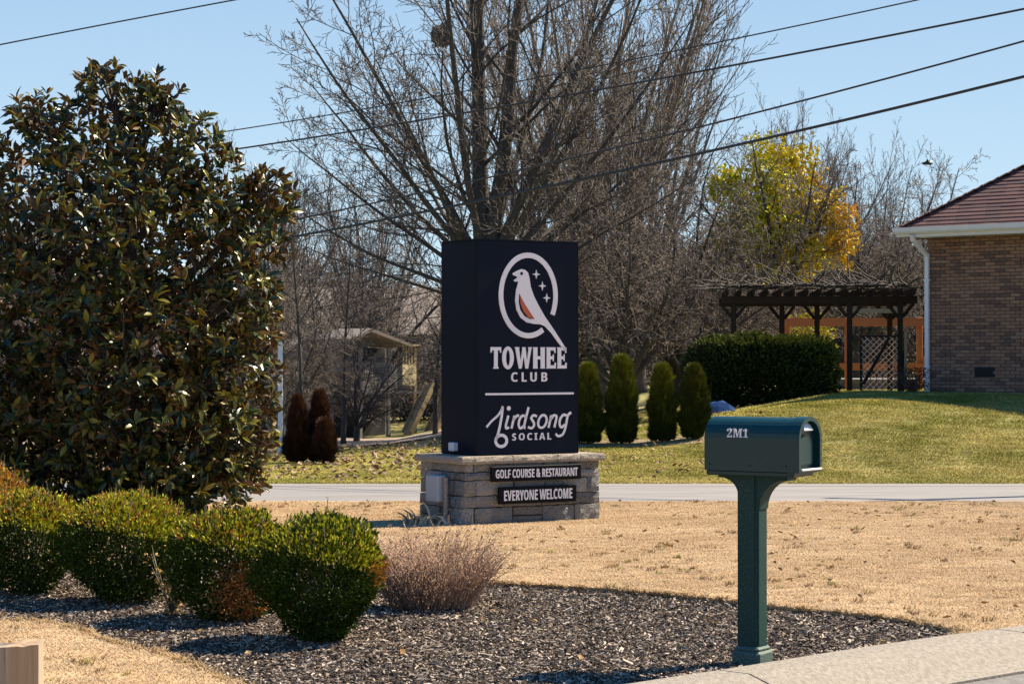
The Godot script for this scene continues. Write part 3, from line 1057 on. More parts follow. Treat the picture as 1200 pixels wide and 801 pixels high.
	# two plates on the stone
	for q in [["GOLF COURSE & RESTAURANT", 0.005, 0.485, 1.04, 0.145, 0.95, 0.083], ["EVERYONE WELCOME", 0.02, 0.275, 0.90, 0.165, 0.79, 0.100]]:
		mb = MB.new()
		mb.box(Vector3(q[1], q[2], D / 2 + 0.056), Vector3(q[3], q[4], 0.03), Basis.IDENTITY, 0.004)
		var pn := part("name_plate", mb.mesh(), s, M.panel)
		lettering("letters", q[0], true, false, q[5], q[6], Vector3(q[1], q[2], D / 2 + 0.073), pn, M.white, 0, -1)
	# electrical box with conduit on the left face
	mb = MB.new()
	mb.box(Vector3(-W / 2 - 0.09, 0.34, 0.04), Vector3(0.10, 0.255, 0.23), Basis.IDENTITY, 0.008)
	var eb := part("electrical_box", mb.mesh(), s, M.grey_box)
	mb = MB.new()
	mb.box(Vector3(-W / 2 - 0.143, 0.35, 0.04), Vector3(0.008, 0.215, 0.205), Basis.IDENTITY, 0.003)
	part("cover", mb.mesh(), eb, M.grey_box)
	mb = MB.new()
	mb.tube([Vector3(-W / 2 - 0.075, -0.02, 0.205), Vector3(-W / 2 - 0.075, 0.45, 0.205)], [0.022, 0.022], 8, true)
	part("conduit", mb.mesh(), eb, M.cap)
	mb = MB.new()
	mb.box(Vector3(-CW / 2 - 0.03, cy0 + 0.075, -0.045), Vector3(0.06, 0.085, 0.10), Basis.IDENTITY, 0.008)
	part("outlet_cover", mb.mesh(), s, M.white_paint)
	# dry strappy clump at the plinth's left foot
	var cl := thing("dry_clump", "few pale dry strap leaves curling at the plinth's left foot", "plant", Vector3(-0.75, 0, -20.62))
	mb = MB.new()
	for i in 46:
		var p := Vector3(rr(-0.30, 0.38), 0, rr(-0.12, 0.14))
		var dd := Vector3(rr(-0.6, 0.6), 1.0, rr(-0.3, 0.6)).normalized()
		var w := rr(0.006, 0.016)
		mb.col = Color(0.42, 0.37, 0.28) * rr(0.35, 1.2)
		var side := dd.cross(Vector3(0, 0, 1)).normalized() * w
		var l := rr(0.03, 0.065)
		for k in 4:
			var q := p + dd * l
			dd = (dd + Vector3(dd.x * 0.5, -0.38, dd.z * 0.4)).normalized()
			mb.quad(p - side, p + side, q + side * 0.85, q - side * 0.85)
			p = q; side *= 0.85
	part("leaves", mb.mesh(), cl, M.dry)

func heavy_word(word: String, u0: float, u1: float, v0: float, v1: float, F: Callable, cab: Node, z0: float, z1: float):
	# each glyph as polygons in a unit box (x right, y down), stems 0.34 wide
	var G := {
		"T": [[[0, 0], [1, 0], [1, 0.26], [0.9, 0.26], [0.86, 0.15], [0.67, 0.15], [0.67, 0.9], [0.78, 1], [0.22, 1], [0.33, 0.9], [0.33, 0.15], [0.14, 0.15], [0.1, 0.26], [0, 0.26]]],
		"H": [[[0, 0], [0.40, 0], [0.37, 0.06], [0.37, 0.42], [0.63, 0.42], [0.63, 0.06], [0.60, 0], [1, 0], [0.97, 0.06], [0.97, 0.94], [1, 1], [0.60, 1], [0.63, 0.94], [0.63, 0.57], [0.37, 0.57], [0.37, 0.94], [0.40, 1], [0, 1], [0.03, 0.94], [0.03, 0.06]]],
		"E": [[[0, 0], [0.95, 0], [0.95, 0.27], [0.84, 0.27], [0.8, 0.15], [0.43, 0.15], [0.43, 0.42], [0.66, 0.42], [0.7, 0.33], [0.78, 0.33], [0.78, 0.66], [0.7, 0.66], [0.66, 0.57], [0.43, 0.57], [0.43, 0.85], [0.82, 0.85], [0.87, 0.72], [1, 0.72], [0.98, 1], [0, 1], [0.06, 0.94], [0.06, 0.06]]],
		"W": [[[0, 0], [0.27, 0], [0.25, 0.06], [0.335, 0.66], [0.44, 0.10], [0.42, 0.0], [0.62, 0], [0.71, 0.66], [0.80, 0.06], [0.77, 0], [1, 0], [0.96, 0.08], [0.78, 1], [0.62, 1], [0.52, 0.38], [0.40, 1], [0.24, 1], [0.04, 0.08]]],
	}
	var ws := {"T": 0.92, "O": 1.0, "W": 1.5, "H": 1.08, "E": 0.88}
	var total := 0.0
	for ch in word: total += ws[ch] + 0.08
	var u := u0
	var k := (u1 - u0) / total
	for ch in word:
		var w: float = ws[ch] * k
		var polys := []
		if ch == "O":
			var o := []
			for i in 37:
				var a := TAU * i / 36.0
				o.append(F.call(u + w / 2 + cos(a) * w * 0.5, (v0 + v1) / 2 - sin(a) * (v1 - v0) * 0.53))
			var inn := []
			for i in 37:
				var a := TAU * (36 - i) / 36.0
				inn.append(F.call(u + w / 2 + cos(a) * w * 0.17, (v0 + v1) / 2 - sin(a) * (v1 - v0) * 0.37))
			var half1 := PackedVector2Array(o.slice(0, 19) + inn.slice(18, 37))
			var half2 := PackedVector2Array(o.slice(18, 37) + inn.slice(0, 19))
			polys = [half1, half2]
		else:
			for g in G[ch]:
				var p := PackedVector2Array()
				for q in g: p.append(F.call(u + q[0] * w, lerp(v0, v1, q[1])))
				polys.append(p)
		shapes("letter", polys, M.white, cab, z0, z1)
		u += w + 0.08 * k

func script_word(F: Callable, cab: Node, z0: float, z1: float):
	# note-like initial: a flag, a leaning stem and a ring at its foot; then slanted lower-case letters
	var S := func(pts: Array, w: float) -> Array:
		var o := []
		for q in pts: o.append(F.call(q[0], q[1]))
		var cv := Curve2D.new()
		for i in o.size():
			var a: Vector2 = o[max(i - 1, 0)]
			var b: Vector2 = o[min(i + 1, o.size() - 1)]
			var t := (b - a).normalized()
			cv.add_point(o[i], -t * (o[i] - a).length() / 3.0, t * (b - o[i]).length() / 3.0)
		var pts2 := []
		var l := cv.get_baked_length()
		var n: int = max(4, int(l / 0.012))
		for i in n + 1: pts2.append(cv.sample_baked(l * i / n, true))
		return stroke(pts2, w)
	var ring := []
	for i in 25: ring.append([584.8 + 6.6 * cos(TAU * i / 24), 513.2 + 6.6 * sin(TAU * i / 24)])
	var b: Array = S.call([[567.3, 497.0], [573.5, 490.0], [580.5, 484.0], [585.2, 477.0], [586.4, 473.0]], 0.021)
	b.append_array(S.call([[586.4, 473.0], [585.2, 485], [582.3, 500], [578.6, 513]], 0.026))
	var rp := []
	for q in ring: rp.append(F.call(q[0], q[1]))
	b.append_array(S.call(ring, 0.030))
	shapes("script_letter", fill_ring(b), M.white, cab, z0, z1)
	var dot: Vector2 = F.call(593.8, 475.6)
	var wv := 0.0235
	# i
	var p: Array = S.call([[593.3, 484.0], [590.2, 496.0], [591.4, 499.0], [594.0, 497.5]], wv)
	p.append(PackedVector2Array(arc(dot.x, dot.y, 0.022, 0.022, 0, 340, 12)))
	shapes("script_letter", p, M.white, cab, z0, z1)
	# r
	p = S.call([[600.6, 484.2], [597.0, 499.2]], wv)
	p.append_array(S.call([[599.3, 490.0], [602.6, 485.2], [606.0, 484.2]], wv))
	shapes("script_letter", p, M.white, cab, z0, z1)
	# d
	p = S.call([[617.6, 474.6], [612.4, 495.5], [613.6, 499.0]], wv)
	p.append_array(S.call([[614.6, 486.6], [611.0, 484.2], [607.0, 488.0], [605.6, 495.0], [607.8, 499.2], [611.8, 496.2]], wv))
	shapes("script_letter", p, M.white, cab, z0, z1)
	# s
	p = S.call([[627.6, 485.6], [623.8, 484.2], [620.8, 487.4], [623.2, 491.4], [624.4, 495.6], [621.2, 499.2], [617.0, 497.8]], wv)
	shapes("script_letter", p, M.white, cab, z0, z1)
	# o
	var oo := []
	for i in 21: oo.append([634.4 + 5.0 * cos(TAU * i / 20) - 1.4 * sin(TAU * i / 20) * 1.0, 491.6 + 7.4 * sin(TAU * i / 20)])
	shapes("script_letter", fill_ring(S.call(oo, wv)), M.white, cab, z0, z1)
	# n
	p = S.call([[645.4, 484.4], [641.8, 499.2]], wv)
	p.append_array(S.call([[643.6, 491.0], [648.0, 485.0], [651.6, 485.6], [651.0, 490.4], [649.0, 499.0]], wv))
	shapes("script_letter", p, M.white, cab, z0, z1)
	# g
	p = S.call([[665.0, 485.8], [660.8, 484.2], [656.6, 488.4], [655.4, 495.0], [657.8, 499.0], [662.0, 495.6]], wv)
	p.append_array(S.call([[669.8, 481.8], [665.6, 485.4], [663.0, 498.0], [659.6, 506.8], [654.0, 509.2], [650.6, 506.4]], wv))
	shapes("script_letter", p, M.white, cab, z0, z1)

func fill_ring(polys: Array) -> Array:       # a stroke that closes on itself: cut the hole open
	var outs := []
	var holes := []
	for p in polys:
		if Geometry2D.is_polygon_clockwise(p): holes.append(p)
		else: outs.append(p)
	if holes.is_empty(): return polys
	var res := outs
	for h in holes:
		var c := Vector2.ZERO
		for q in h: c += q
		c /= h.size()
		var left := PackedVector2Array([c + Vector2(-5, -5), c + Vector2(0, -5), c + Vector2(0, 5), c + Vector2(-5, 5)])
		var right := PackedVector2Array([c + Vector2(0, -5), c + Vector2(5, -5), c + Vector2(5, 5), c + Vector2(0, 5)])
		var hh: PackedVector2Array = h.duplicate()
		hh.reverse()
		var nx := []
		for o in res:
			for side in [left, right]:
				for pc in Geometry2D.intersect_polygons(o, side):
					if Geometry2D.is_polygon_clockwise(pc): continue
					for fin in Geometry2D.clip_polygons(pc, hh): nx.append(fin)
		res = nx
	return res

func stone_mesh(s: Vector3) -> ArrayMesh:     # split-faced stone: a rough front over a box, back at z = 0
	var mb := MB.new()
	var nx: int = clamp(int(s.x / 0.05), 3, 9)
	var ny: int = clamp(int(s.y / 0.045), 2, 4)
	var g := []
	for j in ny + 1:
		var row := []
		for i in nx + 1:
			var edge: bool = i == 0 or j == 0 or i == nx or j == ny
			var p := Vector3(-s.x / 2 + s.x * i / nx, -s.y / 2 + s.y * j / ny, s.z * (0.84 if edge else rr(0.88, 1.16)))
			if not edge: p += Vector3(rr(-0.012, 0.012), rr(-0.01, 0.01), 0)
			else: p += Vector3(rr(-0.004, 0.004), rr(-0.004, 0.004), rr(-0.006, 0.008))
			row.append(p)
		g.append(row)
	for j in ny:
		for i in nx: mb.quad(g[j][i], g[j][i + 1], g[j + 1][i + 1], g[j + 1][i])
	for i in nx:
		mb.quad(Vector3(g[0][i].x, g[0][i].y, 0), Vector3(g[0][i + 1].x, g[0][i + 1].y, 0), g[0][i + 1], g[0][i])
		mb.quad(g[ny][i], g[ny][i + 1], Vector3(g[ny][i + 1].x, g[ny][i + 1].y, 0), Vector3(g[ny][i].x, g[ny][i].y, 0))
	for j in ny:
		mb.quad(Vector3(g[j + 1][0].x, g[j + 1][0].y, 0), Vector3(g[j][0].x, g[j][0].y, 0), g[j][0], g[j + 1][0])
		mb.quad(g[j + 1][nx], g[j][nx], Vector3(g[j][nx].x, g[j][nx].y, 0), Vector3(g[j + 1][nx].x, g[j + 1][nx].y, 0))
	return mb.mesh()

func slab_mesh(s: Vector3) -> ArrayMesh:      # cap slab with rock-faced rim
	var mb := MB.new()
	var pts := []
	var nx: int = max(3, int(s.x / 0.05))
	var nz: int = max(3, int(s.z / 0.05))
	var rim := []
	for i in nx: rim.append(Vector2(-s.x / 2 + s.x * i / nx, s.z / 2))
	for i in nz: rim.append(Vector2(s.x / 2, s.z / 2 - s.z * i / nz))
	for i in nx: rim.append(Vector2(s.x / 2 - s.x * i / nx, -s.z / 2))
	for i in nz: rim.append(Vector2(-s.x / 2, -s.z / 2 + s.z * i / nz))
	var lay := []
	for k in 4:
		var row := []
		for p in rim:
			var inset: float = [0.006, -0.004, 0.0, 0.012][k]
			var q: Vector2 = p - p.normalized() * (inset + rr(-0.005, 0.005))
			row.append(Vector3(q.x, -s.y / 2 + s.y * [0.0, 0.35, 0.72, 1.0][k] + (rr(-0.004, 0.004) if k in [1, 2] else 0.0), q.y))
		lay.append(row)
	var n := rim.size()
	for k in 3:
		for i in n: mb.quad(lay[k][i], lay[k][(i + 1) % n], lay[k + 1][(i + 1) % n], lay[k + 1][i])
	for i in n:
		mb.tri(Vector3(0, s.y / 2, 0), lay[3][i], lay[3][(i + 1) % n])
		mb.tri(Vector3(0, -s.y / 2, 0), lay[0][(i + 1) % n], lay[0][i])
	return mb.mesh()

# ---------------------------------------------------------------- mailbox
func arch(w: float, h: float, inset := 0.0, n := 14) -> PackedVector2Array:
	var p := PackedVector2Array()
	var r := w / 2 - inset
	p.append(Vector2(-r, inset)); p.append(Vector2(r, inset))
	for i in n + 1:
		var a := PI * i / n
		p.append(Vector2(r * cos(a), h - w / 2 * 0.86 + sin(a) * (w / 2 * 0.86 - inset)))
	return p

func build_mailbox():
	var m := thing("mailbox", "dark green arched mailbox on a matching square post beside the curb", "mailbox", Vector3(1.285, -0.04, -11.42), 56.0)
	var y0 := 1.045
	var L := 0.54
	var W := 0.255
	var H := 0.285
	var mb := MB.new()
	mb.prism(arch(W, H), -L / 2, L / 2 - 0.02, Transform3D(Basis.IDENTITY, Vector3(0, y0, 0.05)))
	part("box_body", mb.mesh(), m, M.green_box)
	# hood rim round the front, door set back inside
	mb = MB.new()
	var o := arch(W + 0.014, H + 0.008)
	var i_ := arch(W + 0.014, H + 0.008, 0.022)
	var zf := 0.05 + L / 2 + 0.025
	var zb := 0.05 + L / 2 - 0.045
	for k in o.size():
		var k2 := (k + 1) % o.size()
		var oy := y0 - 0.003
		var a := Vector3(o[k].x, o[k].y + oy, zf)
		var b := Vector3(o[k2].x, o[k2].y + oy, zf)
		var c := Vector3(i_[k2].x, i_[k2].y + oy, zf)
		var d := Vector3(i_[k].x, i_[k].y + oy, zf)
		var bk := Vector3(0, 0, zb - zf)
		mb.quad(a, b, c, d)
		mb.quad(a + bk, b + bk, b, a)
		mb.quad(d, c, c + bk, d + bk)
	part("hood_rim", mb.mesh(), m, M.green_box)
	mb = MB.new()
	mb.prism(arch(W - 0.03, H - 0.016, 0.004), 0.0, 0.012, Transform3D(Basis.IDENTITY, Vector3(0, y0 + 0.008, 0.05 + L / 2 - 0.02)))
	var door := part("door", mb.mesh(), m, M.green_box)
	mb = MB.new()
	mb.prism(arch(W - 0.10, H - 0.12, 0.004), 0.0, 0.006, Transform3D(Basis.IDENTITY, Vector3(0, y0 + 0.035, 0.05 + L / 2 - 0.0065)))
	part("raised_panel", mb.mesh(), door, M.green_box)
	mb = MB.new()
	var grip := PackedVector2Array(arc(0, 0, 0.052, 0.042, 0, 180, 14))
	mb.prism(grip, 0, 0.022, Transform3D(Basis(Vector3.RIGHT, -0.35), Vector3(0, y0 + H - 0.075, 0.05 + L / 2 - 0.006)))
	part("handle", mb.mesh(), door, M.silver)
	mb = MB.new()
	mb.box(Vector3(0, y0 + 0.012, 0.05 + L / 2 + 0.016), Vector3(W - 0.02, 0.012, 0.042), Basis.IDENTITY, 0.004)
	part("door_lip", mb.mesh(), door, M.silver)
	# floor tray under the box
	mb = MB.new()
	mb.box(Vector3(0, y0 - 0.013, 0.045), Vector3(W - 0.02, 0.026, L - 0.02), Basis.IDENTITY, 0.005)
	part("floor_tray", mb.mesh(), m, M.green_box)
	# curved brackets front and back
	mb = MB.new()
	var br := PackedVector2Array()
	br.append(Vector2(0.0, 0.0)); br.append(Vector2(0.205, 0.0)); br.append(Vector2(0.205, -0.022))
	for k in 9:
		var a := PI / 2 * k / 8.0
		br.append(Vector2(0.19 - sin(a) * 0.15, -0.022 - (1 - cos(a)) * 0.155))
	br.append(Vector2(0.0, -0.19))
	for sg in [1.0, -1.0]:
		var pl := PackedVector2Array()
		for q in br: pl.append(Vector2(q.x * (1.0 if sg > 0 else 0.72) + 0.03, q.y * (1.0 if sg > 0 else 0.62)))
		mb.prism(pl, -0.05, 0.05, Transform3D(Basis(Vector3(0, 0, sg), Vector3.UP, Vector3(-sg, 0, 0)), Vector3(0, y0 - 0.027, 0.0)))
	part("bracket", mb.mesh(), m, M.green_post)
	# post: square with fluted corners
	mb = MB.new()
	var oct := func(s: float) -> PackedVector2Array:
		var h := s / 2
		var c := s * 0.15
		return PackedVector2Array([Vector2(-h + c, -h), Vector2(h - c, -h), Vector2(h - c, -h + c * 0.5), Vector2(h - c * 0.5, -h + c), Vector2(h, -h + c), Vector2(h, h - c), Vector2(h - c * 0.5, h - c), Vector2(h - c, h - c * 0.5), Vector2(h - c, h), Vector2(-h + c, h), Vector2(-h + c, h - c * 0.5), Vector2(-h + c * 0.5, h - c), Vector2(-h, h - c), Vector2(-h, -h + c), Vector2(-h + c * 0.5, -h + c), Vector2(-h + c, -h + c * 0.5)])
	var up := Transform3D(Basis(Vector3.RIGHT, -PI / 2), Vector3.ZERO)
	mb.prism(oct.call(0.128), 0.02, y0 - 0.026, up)
	part("post", mb.mesh(), m, M.green_post)
	mb = MB.new()
	for zz in [-0.19, 0.05, 0.26]:
		mb.tube([Vector3(-W / 2 - 0.0005, y0 + 0.03, zz), Vector3(-W / 2 - 0.006, y0 + 0.03, zz), Vector3(-W / 2 - 0.008, y0 + 0.03, zz)], [0.008, 0.007, 0.003], 8, true)
	part("bolts", mb.mesh(), m, M.green_worn)
	mb = MB.new()
	mb.box(Vector3(0, 0.035, 0), Vector3(0.168, 0.10, 0.168), Basis.IDENTITY, 0.012)
	mb.box(Vector3(0, 0.095, 0), Vector3(0.148, 0.03, 0.148), Basis.IDENTITY, 0.012)
	part("base_collar", mb.mesh(), m, M.green_worn)
	# worn house number on the near side
	var nb = lettering("numerals", "2M1", true, true, 0.125, 0.046, Vector3.ZERO, m, M.white)
	var rot := Basis(Vector3.UP, -PI / 2)
	var local: Vector3 = nb.position
	nb.transform = Transform3D(rot * Basis.from_scale(Vector3(nb.scale.x, nb.scale.y, 0.12)), rot * local + Vector3(-W / 2 - 0.0018, y0 + H * 0.60 + 0.03, -0.02))

func build_post():
	var p := thing("wooden_post", "short weathered square wooden post with uneven sawn top", "post", Vector3(-1.50, 0, -6.5), 6.0)
	var mb := MB.new()
	var h := 0.0065
	var cs := [Vector2(-0.066, -0.066), Vector2(0.066, -0.066), Vector2(0.066, 0.066), Vector2(-0.066, 0.066)]
	var n := 6
	var rings := []
	for k in 2:
		var row := []
		for e in 4:
			for i in n:
				var q: Vector2 = (cs[e] as Vector2).lerp(cs[(e + 1) % 4], float(i) / n)
				var y := -0.1 if k == 0 else 0.732 + rr(-h, h) + 0.004 * sin(q.x * 40.0) + q.x * 0.06
				row.append(Vector3(q.x * (1 if k == 0 else 0.99), y, q.y))
		rings.append(row)
	var m: int = rings[0].size()
	for i in m:
		mb.quad(rings[0][(i + 1) % m], rings[0][i], rings[1][i], rings[1][(i + 1) % m])
		mb.tri(rings[1][i], Vector3(0, 0.735, 0), rings[1][(i + 1) % m])
	part("post_body", mb.mesh(), p, M.post_wood)

# ---------------------------------------------------------------- trees
func grow(mbs: Array, p: Vector3, dir: Vector3, len_: float, r: float, lvl: int, P: Dictionary):
	var n: int = P.segs[lvl]
	var pts := [p]
	var rad := [r]
	var d := dir
	var step := len_ / n
	var rend: float = max(r * P.taper[lvl], P.rmin)
	for i in n:
		d = (d + rv() * P.wob[lvl] + Vector3(0, P.up[lvl], 0)).normalized()
		p = p + d * step
		pts.append(p)
		rad.append(max(lerp(r, rend, float(i + 1) / n), P.rmin))
	(mbs[min(lvl, mbs.size() - 1)] as MB).tube(pts, rad, P.sides[lvl])
	if lvl + 1 >= P.segs.size(): return
	kids(mbs, pts, rad, len_, lvl, P)

func kids(mbs: Array, pts: Array, rad: Array, len_: float, lvl: int, P: Dictionary):
	var n := pts.size() - 1
	var k: int = P.kids[lvl]
	var az := rr(0, TAU)
	for j in k:
		var t: float = lerp(P.start[lvl], 0.99, (j + rng.randf()) / k)
		var f := t * n
		var i: int = min(int(f), n - 1)
		var q: Vector3 = (pts[i] as Vector3).lerp(pts[i + 1], f - i)
		var dd: Vector3 = (pts[i + 1] - pts[i]).normalized()
		az += 2.4 + rr(-0.5, 0.5)
		var side := dd.cross(Vector3(0.3, 0.9, 0.2)).normalized().rotated(dd, az)
		var an: float = deg_to_rad(P.ang[lvl] + rr(-12, 12))
		var cd := (dd * cos(an) + side * sin(an)).normalized()
		var cl: float = len_ * P.ratio[lvl] * rr(0.7, 1.2) * (1.0 - 0.55 * t)
		var cr: float = max(lerp(rad[i], rad[i + 1], f - i) * P.rr[lvl], P.rmin)
		grow(mbs, q, cd, cl, cr, lvl + 1, P)

func bare_tree(called: String, label: String, category: String, at: Vector3, trunk_h: float, trunk_r: float, limbs: Array, P: Dictionary, bark: Material, twig: Material, group := "") -> Node3D:
	# limbs: [start height, azimuth deg, lean from vertical deg, length, radius]
	var o := thing(called, label, category, at, 0, group)
	var tr := MB.new()
	var pts := []
	var rad := []
	for i in 7:
		pts.append(Vector3(sin(i * 1.3) * 0.03 * trunk_h * 0.3, -0.1 + (trunk_h + 0.1) * i / 6.0, cos(i * 1.7) * 0.02 * trunk_h * 0.3))
		rad.append(trunk_r * lerp(1.25 if i == 0 else 1.0, 0.8, i / 6.0))
	tr.tube(pts, rad, 10)
	part("trunk", tr.mesh(), o, bark)
	var tw := MB.new()
	for l in limbs:
		var lb := MB.new()
		var a := deg_to_rad(l[1])
		var b := deg_to_rad(l[2])
		var d := Vector3(cos(a) * sin(b), cos(b), -sin(a) * sin(b))
		var f: float = clamp(l[0] / trunk_h, 0, 1) * 6
		var i: int = min(int(f), 5)
		var p: Vector3 = (pts[i] as Vector3).lerp(pts[i + 1], f - i)
		grow([lb, lb, tw], p, d, l[3], l[4], 0, P)
		part("limb", lb.mesh(), o, bark)
	var t := part("twigs", tw.mesh(), o, twig)
	t.set_meta("kind", "stuff")
	return o

func build_trees():
	# the big multi-stemmed bare tree behind the sign
	var P := {segs = [9, 6, 4, 3], wob = [0.07, 0.16, 0.22, 0.28], up = [0.03, 0.05, 0.05, 0.04], taper = [0.16, 0.25, 0.35, 0.5], rmin = 0.0065, sides = [8, 5, 3, 3],
		kids = [13, 9, 6], start = [0.12, 0.12, 0.15], ang = [44, 42, 40], ratio = [0.42, 0.46, 0.48], rr = [0.34, 0.42, 0.5]}
	var limbs := [[3.2, 174, 9, 10.5, 0.19], [3.45, 95, 3, 11, 0.15], [3.4, 6, 7, 11, 0.195], [3.3, 250, 20, 10, 0.10], [3.4, 330, 24, 10, 0.10], [3.4, 60, 22, 10, 0.09]]
	for q in [[3.3, 180, 62, 5.4, 0.061], [3.4, 168, 50, 6.0, 0.075], [3.45, 195, 37, 6.8, 0.085], [3.0, 200, 72, 5.0, 0.054], [3.4, 0, 48, 7.2, 0.079], [3.3, 15, 60, 6.2, 0.065], [3.45, 345, 36, 8.0, 0.085], [3.1, 350, 72, 5.2, 0.058],
			[3.3, 300, 55, 6, 0.065], [3.3, 235, 55, 6, 0.065], [3.4, 130, 50, 6.5, 0.065], [3.2, 45, 58, 6, 0.065], [2.9, 160, 80, 4.6, 0.05], [2.9, 30, 78, 4.6, 0.05], [3.4, 182, 25, 7.8, 0.10], [3.4, 5, 23, 9, 0.10]]: limbs.append(q)
	var big := bare_tree("bare_tree", "big leafless many stemmed tree towering right behind the navy sign", "tree", on(-0.6, 46.0), 3.5, 0.37, limbs, P, M.bark, M.twig)
	# squirrel nest in it
	var nest := thing("leaf_nest", "ball of dead leaves lodged high in the big bare tree", "nest", Vector3(-1.52, 8.55, -45.9))
	var mb := MB.new()
	for i in 340:
		var d := rdir()
		var q := Vector3(d.x * 0.21, d.y * 0.24, d.z * 0.21) * rr(0.6, 1.0)
		var b := facing(rdir())
		mb.quad(q - b.x * 0.05 - b.y * 0.04, q + b.x * 0.05 - b.y * 0.04, q + b.x * 0.05 + b.y * 0.04, q - b.x * 0.05 + b.y * 0.04)
	part("leaves", mb.mesh(), nest, M.twig_brown)

	# upright fine-twigged tree behind to the right
	var P2 := {segs = [7, 5, 4, 3], wob = [0.06, 0.10, 0.14, 0.2], up = [0.06, 0.10, 0.10, 0.08], taper = [0.15, 0.25, 0.35, 0.5], rmin = 0.008, sides = [6, 4, 3, 3],
		kids = [12, 8, 4], start = [0.15, 0.1, 0.15], ang = [30, 28, 30], ratio = [0.42, 0.46, 0.5], rr = [0.42, 0.45, 0.5]}
	limbs = []
	for i in 13: limbs.append([rr(2.0, 3.4), i * 137.5, rr(6, 42), rr(8.5, 11.0), rr(0.09, 0.15)])
	var g := "upright bare trees behind"
	var up_tree := bare_tree("upright_tree", "tall pale fine twigged bare tree right behind the big tree's crown", "tree", on(2.3, 57.0), 3.5, 0.32, limbs, P2, M.bark_pale, M.twig_brown, g)
	copy(up_tree, "upright pale bare tree above the twiggy thicket right of the sign", on(3.9, 66.0), 130, Vector3.ONE * 0.84)
	copy(up_tree, "bare upright tree seen between the magnolia and the sign", on(-4.9, 72.0), 220, Vector3.ONE * 0.62)
	copy(up_tree, "bare upright tree rising behind the magnolia's right flank", on(-8.2, 68.0), 40, Vector3.ONE * 0.64)
	copy(up_tree, "bare upright tree far behind the magnolia's left side", on(-16.0, 74.0), 300, Vector3.ONE * 0.62)
	copy(up_tree, "fine twigged bare tree behind the gold leaved tree", on(9.2, 70.0), 75, Vector3.ONE * 0.63)
	copy(up_tree, "fine twigged bare tree behind the roof corner of the brick house", on(12.3, 72.0), 185, Vector3.ONE * 0.56)
	copy(up_tree, "bare tree behind the right half of the big tree", on(1.2, 78.0), 10, Vector3.ONE * 0.95)

	# dense twiggy thicket trees (brown, rounded)
	var P3 := {segs = [6, 5, 4, 3], wob = [0.16, 0.24, 0.32, 0.4], up = [0.0, -0.02, -0.03, -0.02], taper = [0.2, 0.3, 0.4, 0.5], rmin = 0.006, sides = [6, 4, 3, 3],
		kids = [13, 9, 5], start = [0.2, 0.12, 0.15], ang = [48, 50, 50], ratio = [0.55, 0.52, 0.5], rr = [0.45, 0.5, 0.55]}
	limbs = []
	for i in 12: limbs.append([rr(0.5, 1.2), i * 137.5 + 20, rr(10, 58), rr(3.4, 4.7), rr(0.045, 0.08)])
	g = "rounded twiggy bare trees"
	var th_tree := bare_tree("twiggy_tree", "dense brown twiggy leafless tree right of the sign behind the cone shrubs", "tree", on(2.5, 47.5), 1.3, 0.15, limbs, P3, M.bark, M.twig_brown, g)
	copy(th_tree, "dense brown twiggy tree left of the hedge's end", on(4.0, 51.0), 95, Vector3.ONE * 1.08)
	copy(th_tree, "twiggy leafless tree behind the pergola's left post", on(5.9, 57.0), 200, Vector3.ONE * 0.95)
	copy(th_tree, "twiggy bare tree close behind the sign's left edge", on(-0.4, 51.0), 290, Vector3.ONE * 0.72)
	copy(th_tree, "twiggy brush beside the slim white pole", on(-5.3, 49.0), 33, Vector3.ONE * 0.72)
	copy(th_tree, "twiggy bare tree over the play set roof", on(-4.5, 67.0), 160, Vector3.ONE * 1.15)
	copy(th_tree, "wispy bare bush whose branches cross the playhouse roof", on(-4.0, 55.0), 200, Vector3.ONE * 0.56)
	copy(th_tree, "small wispy bare bush in front of the playhouse posts", on(-5.1, 56.0), 15, Vector3.ONE * 0.5)
	copy(th_tree, "twiggy bare tree behind the pale shed", on(-7.6, 66.0), 250, Vector3.ONE * 1.2)
	copy(th_tree, "twiggy bare tree showing through the magnolia's left gaps", on(-12.5, 58.0), 70, Vector3.ONE * 1.1)
	copy(th_tree, "twiggy leafless tree behind the deck railing", on(10.0, 62.0), 20, Vector3.ONE * 1.05)
	copy(th_tree, "twiggy leafless tree behind the brick house's corner", on(12.5, 64.0), 110, Vector3.ONE * 1.15)
	copy(th_tree, "low twiggy bare tree behind the sign's stone base", on(0.9, 51.0), 320, Vector3.ONE * 0.85)

	# slim sapling trunks left of the sign
	var PS := {segs = [7, 4, 3], wob = [0.05, 0.14, 0.2], up = [0.04, 0.06, 0.05], taper = [0.2, 0.3, 0.5], rmin = 0.007, sides = [6, 4, 3], kids = [22, 6], start = [0.25, 0.2], ang = [46, 42], ratio = [0.3, 0.42], rr = [0.4, 0.5]}
	var sap := bare_tree("slim_tree", "slim straight bare sapling just right of the white pole", "tree", on(-4.55, 46.0), 1.2, 0.075, [[1.1, 90, 2, 4.6, 0.043]], PS, M.bark, M.twig, "slim bare saplings")
	copy(sap, "slim bare sapling left of the play set roof", on(-5.2, 58.0), 80, Vector3.ONE * 1.15)
	copy(sap, "slim bare sapling between the dark red shrubs and the play set", on(-4.1, 52.0), 170, Vector3.ONE * 0.95)
	copy(sap, "slim bare sapling nearest the sign's left side", on(-1.9, 53.0), 250, Vector3.ONE * 1.05)

	# gold and yellow-green leaved tree
	limbs = []
	for i in 10: limbs.append([rr(1.6, 2.6), i * 137.5, rr(10, 48), rr(3.0, 4.3), rr(0.05, 0.08)])
	var P4 := P3.duplicate(true)
	P4.up = [0.05, 0.03, 0.02, 0.0]
	P4.kids = [10, 6, 3]
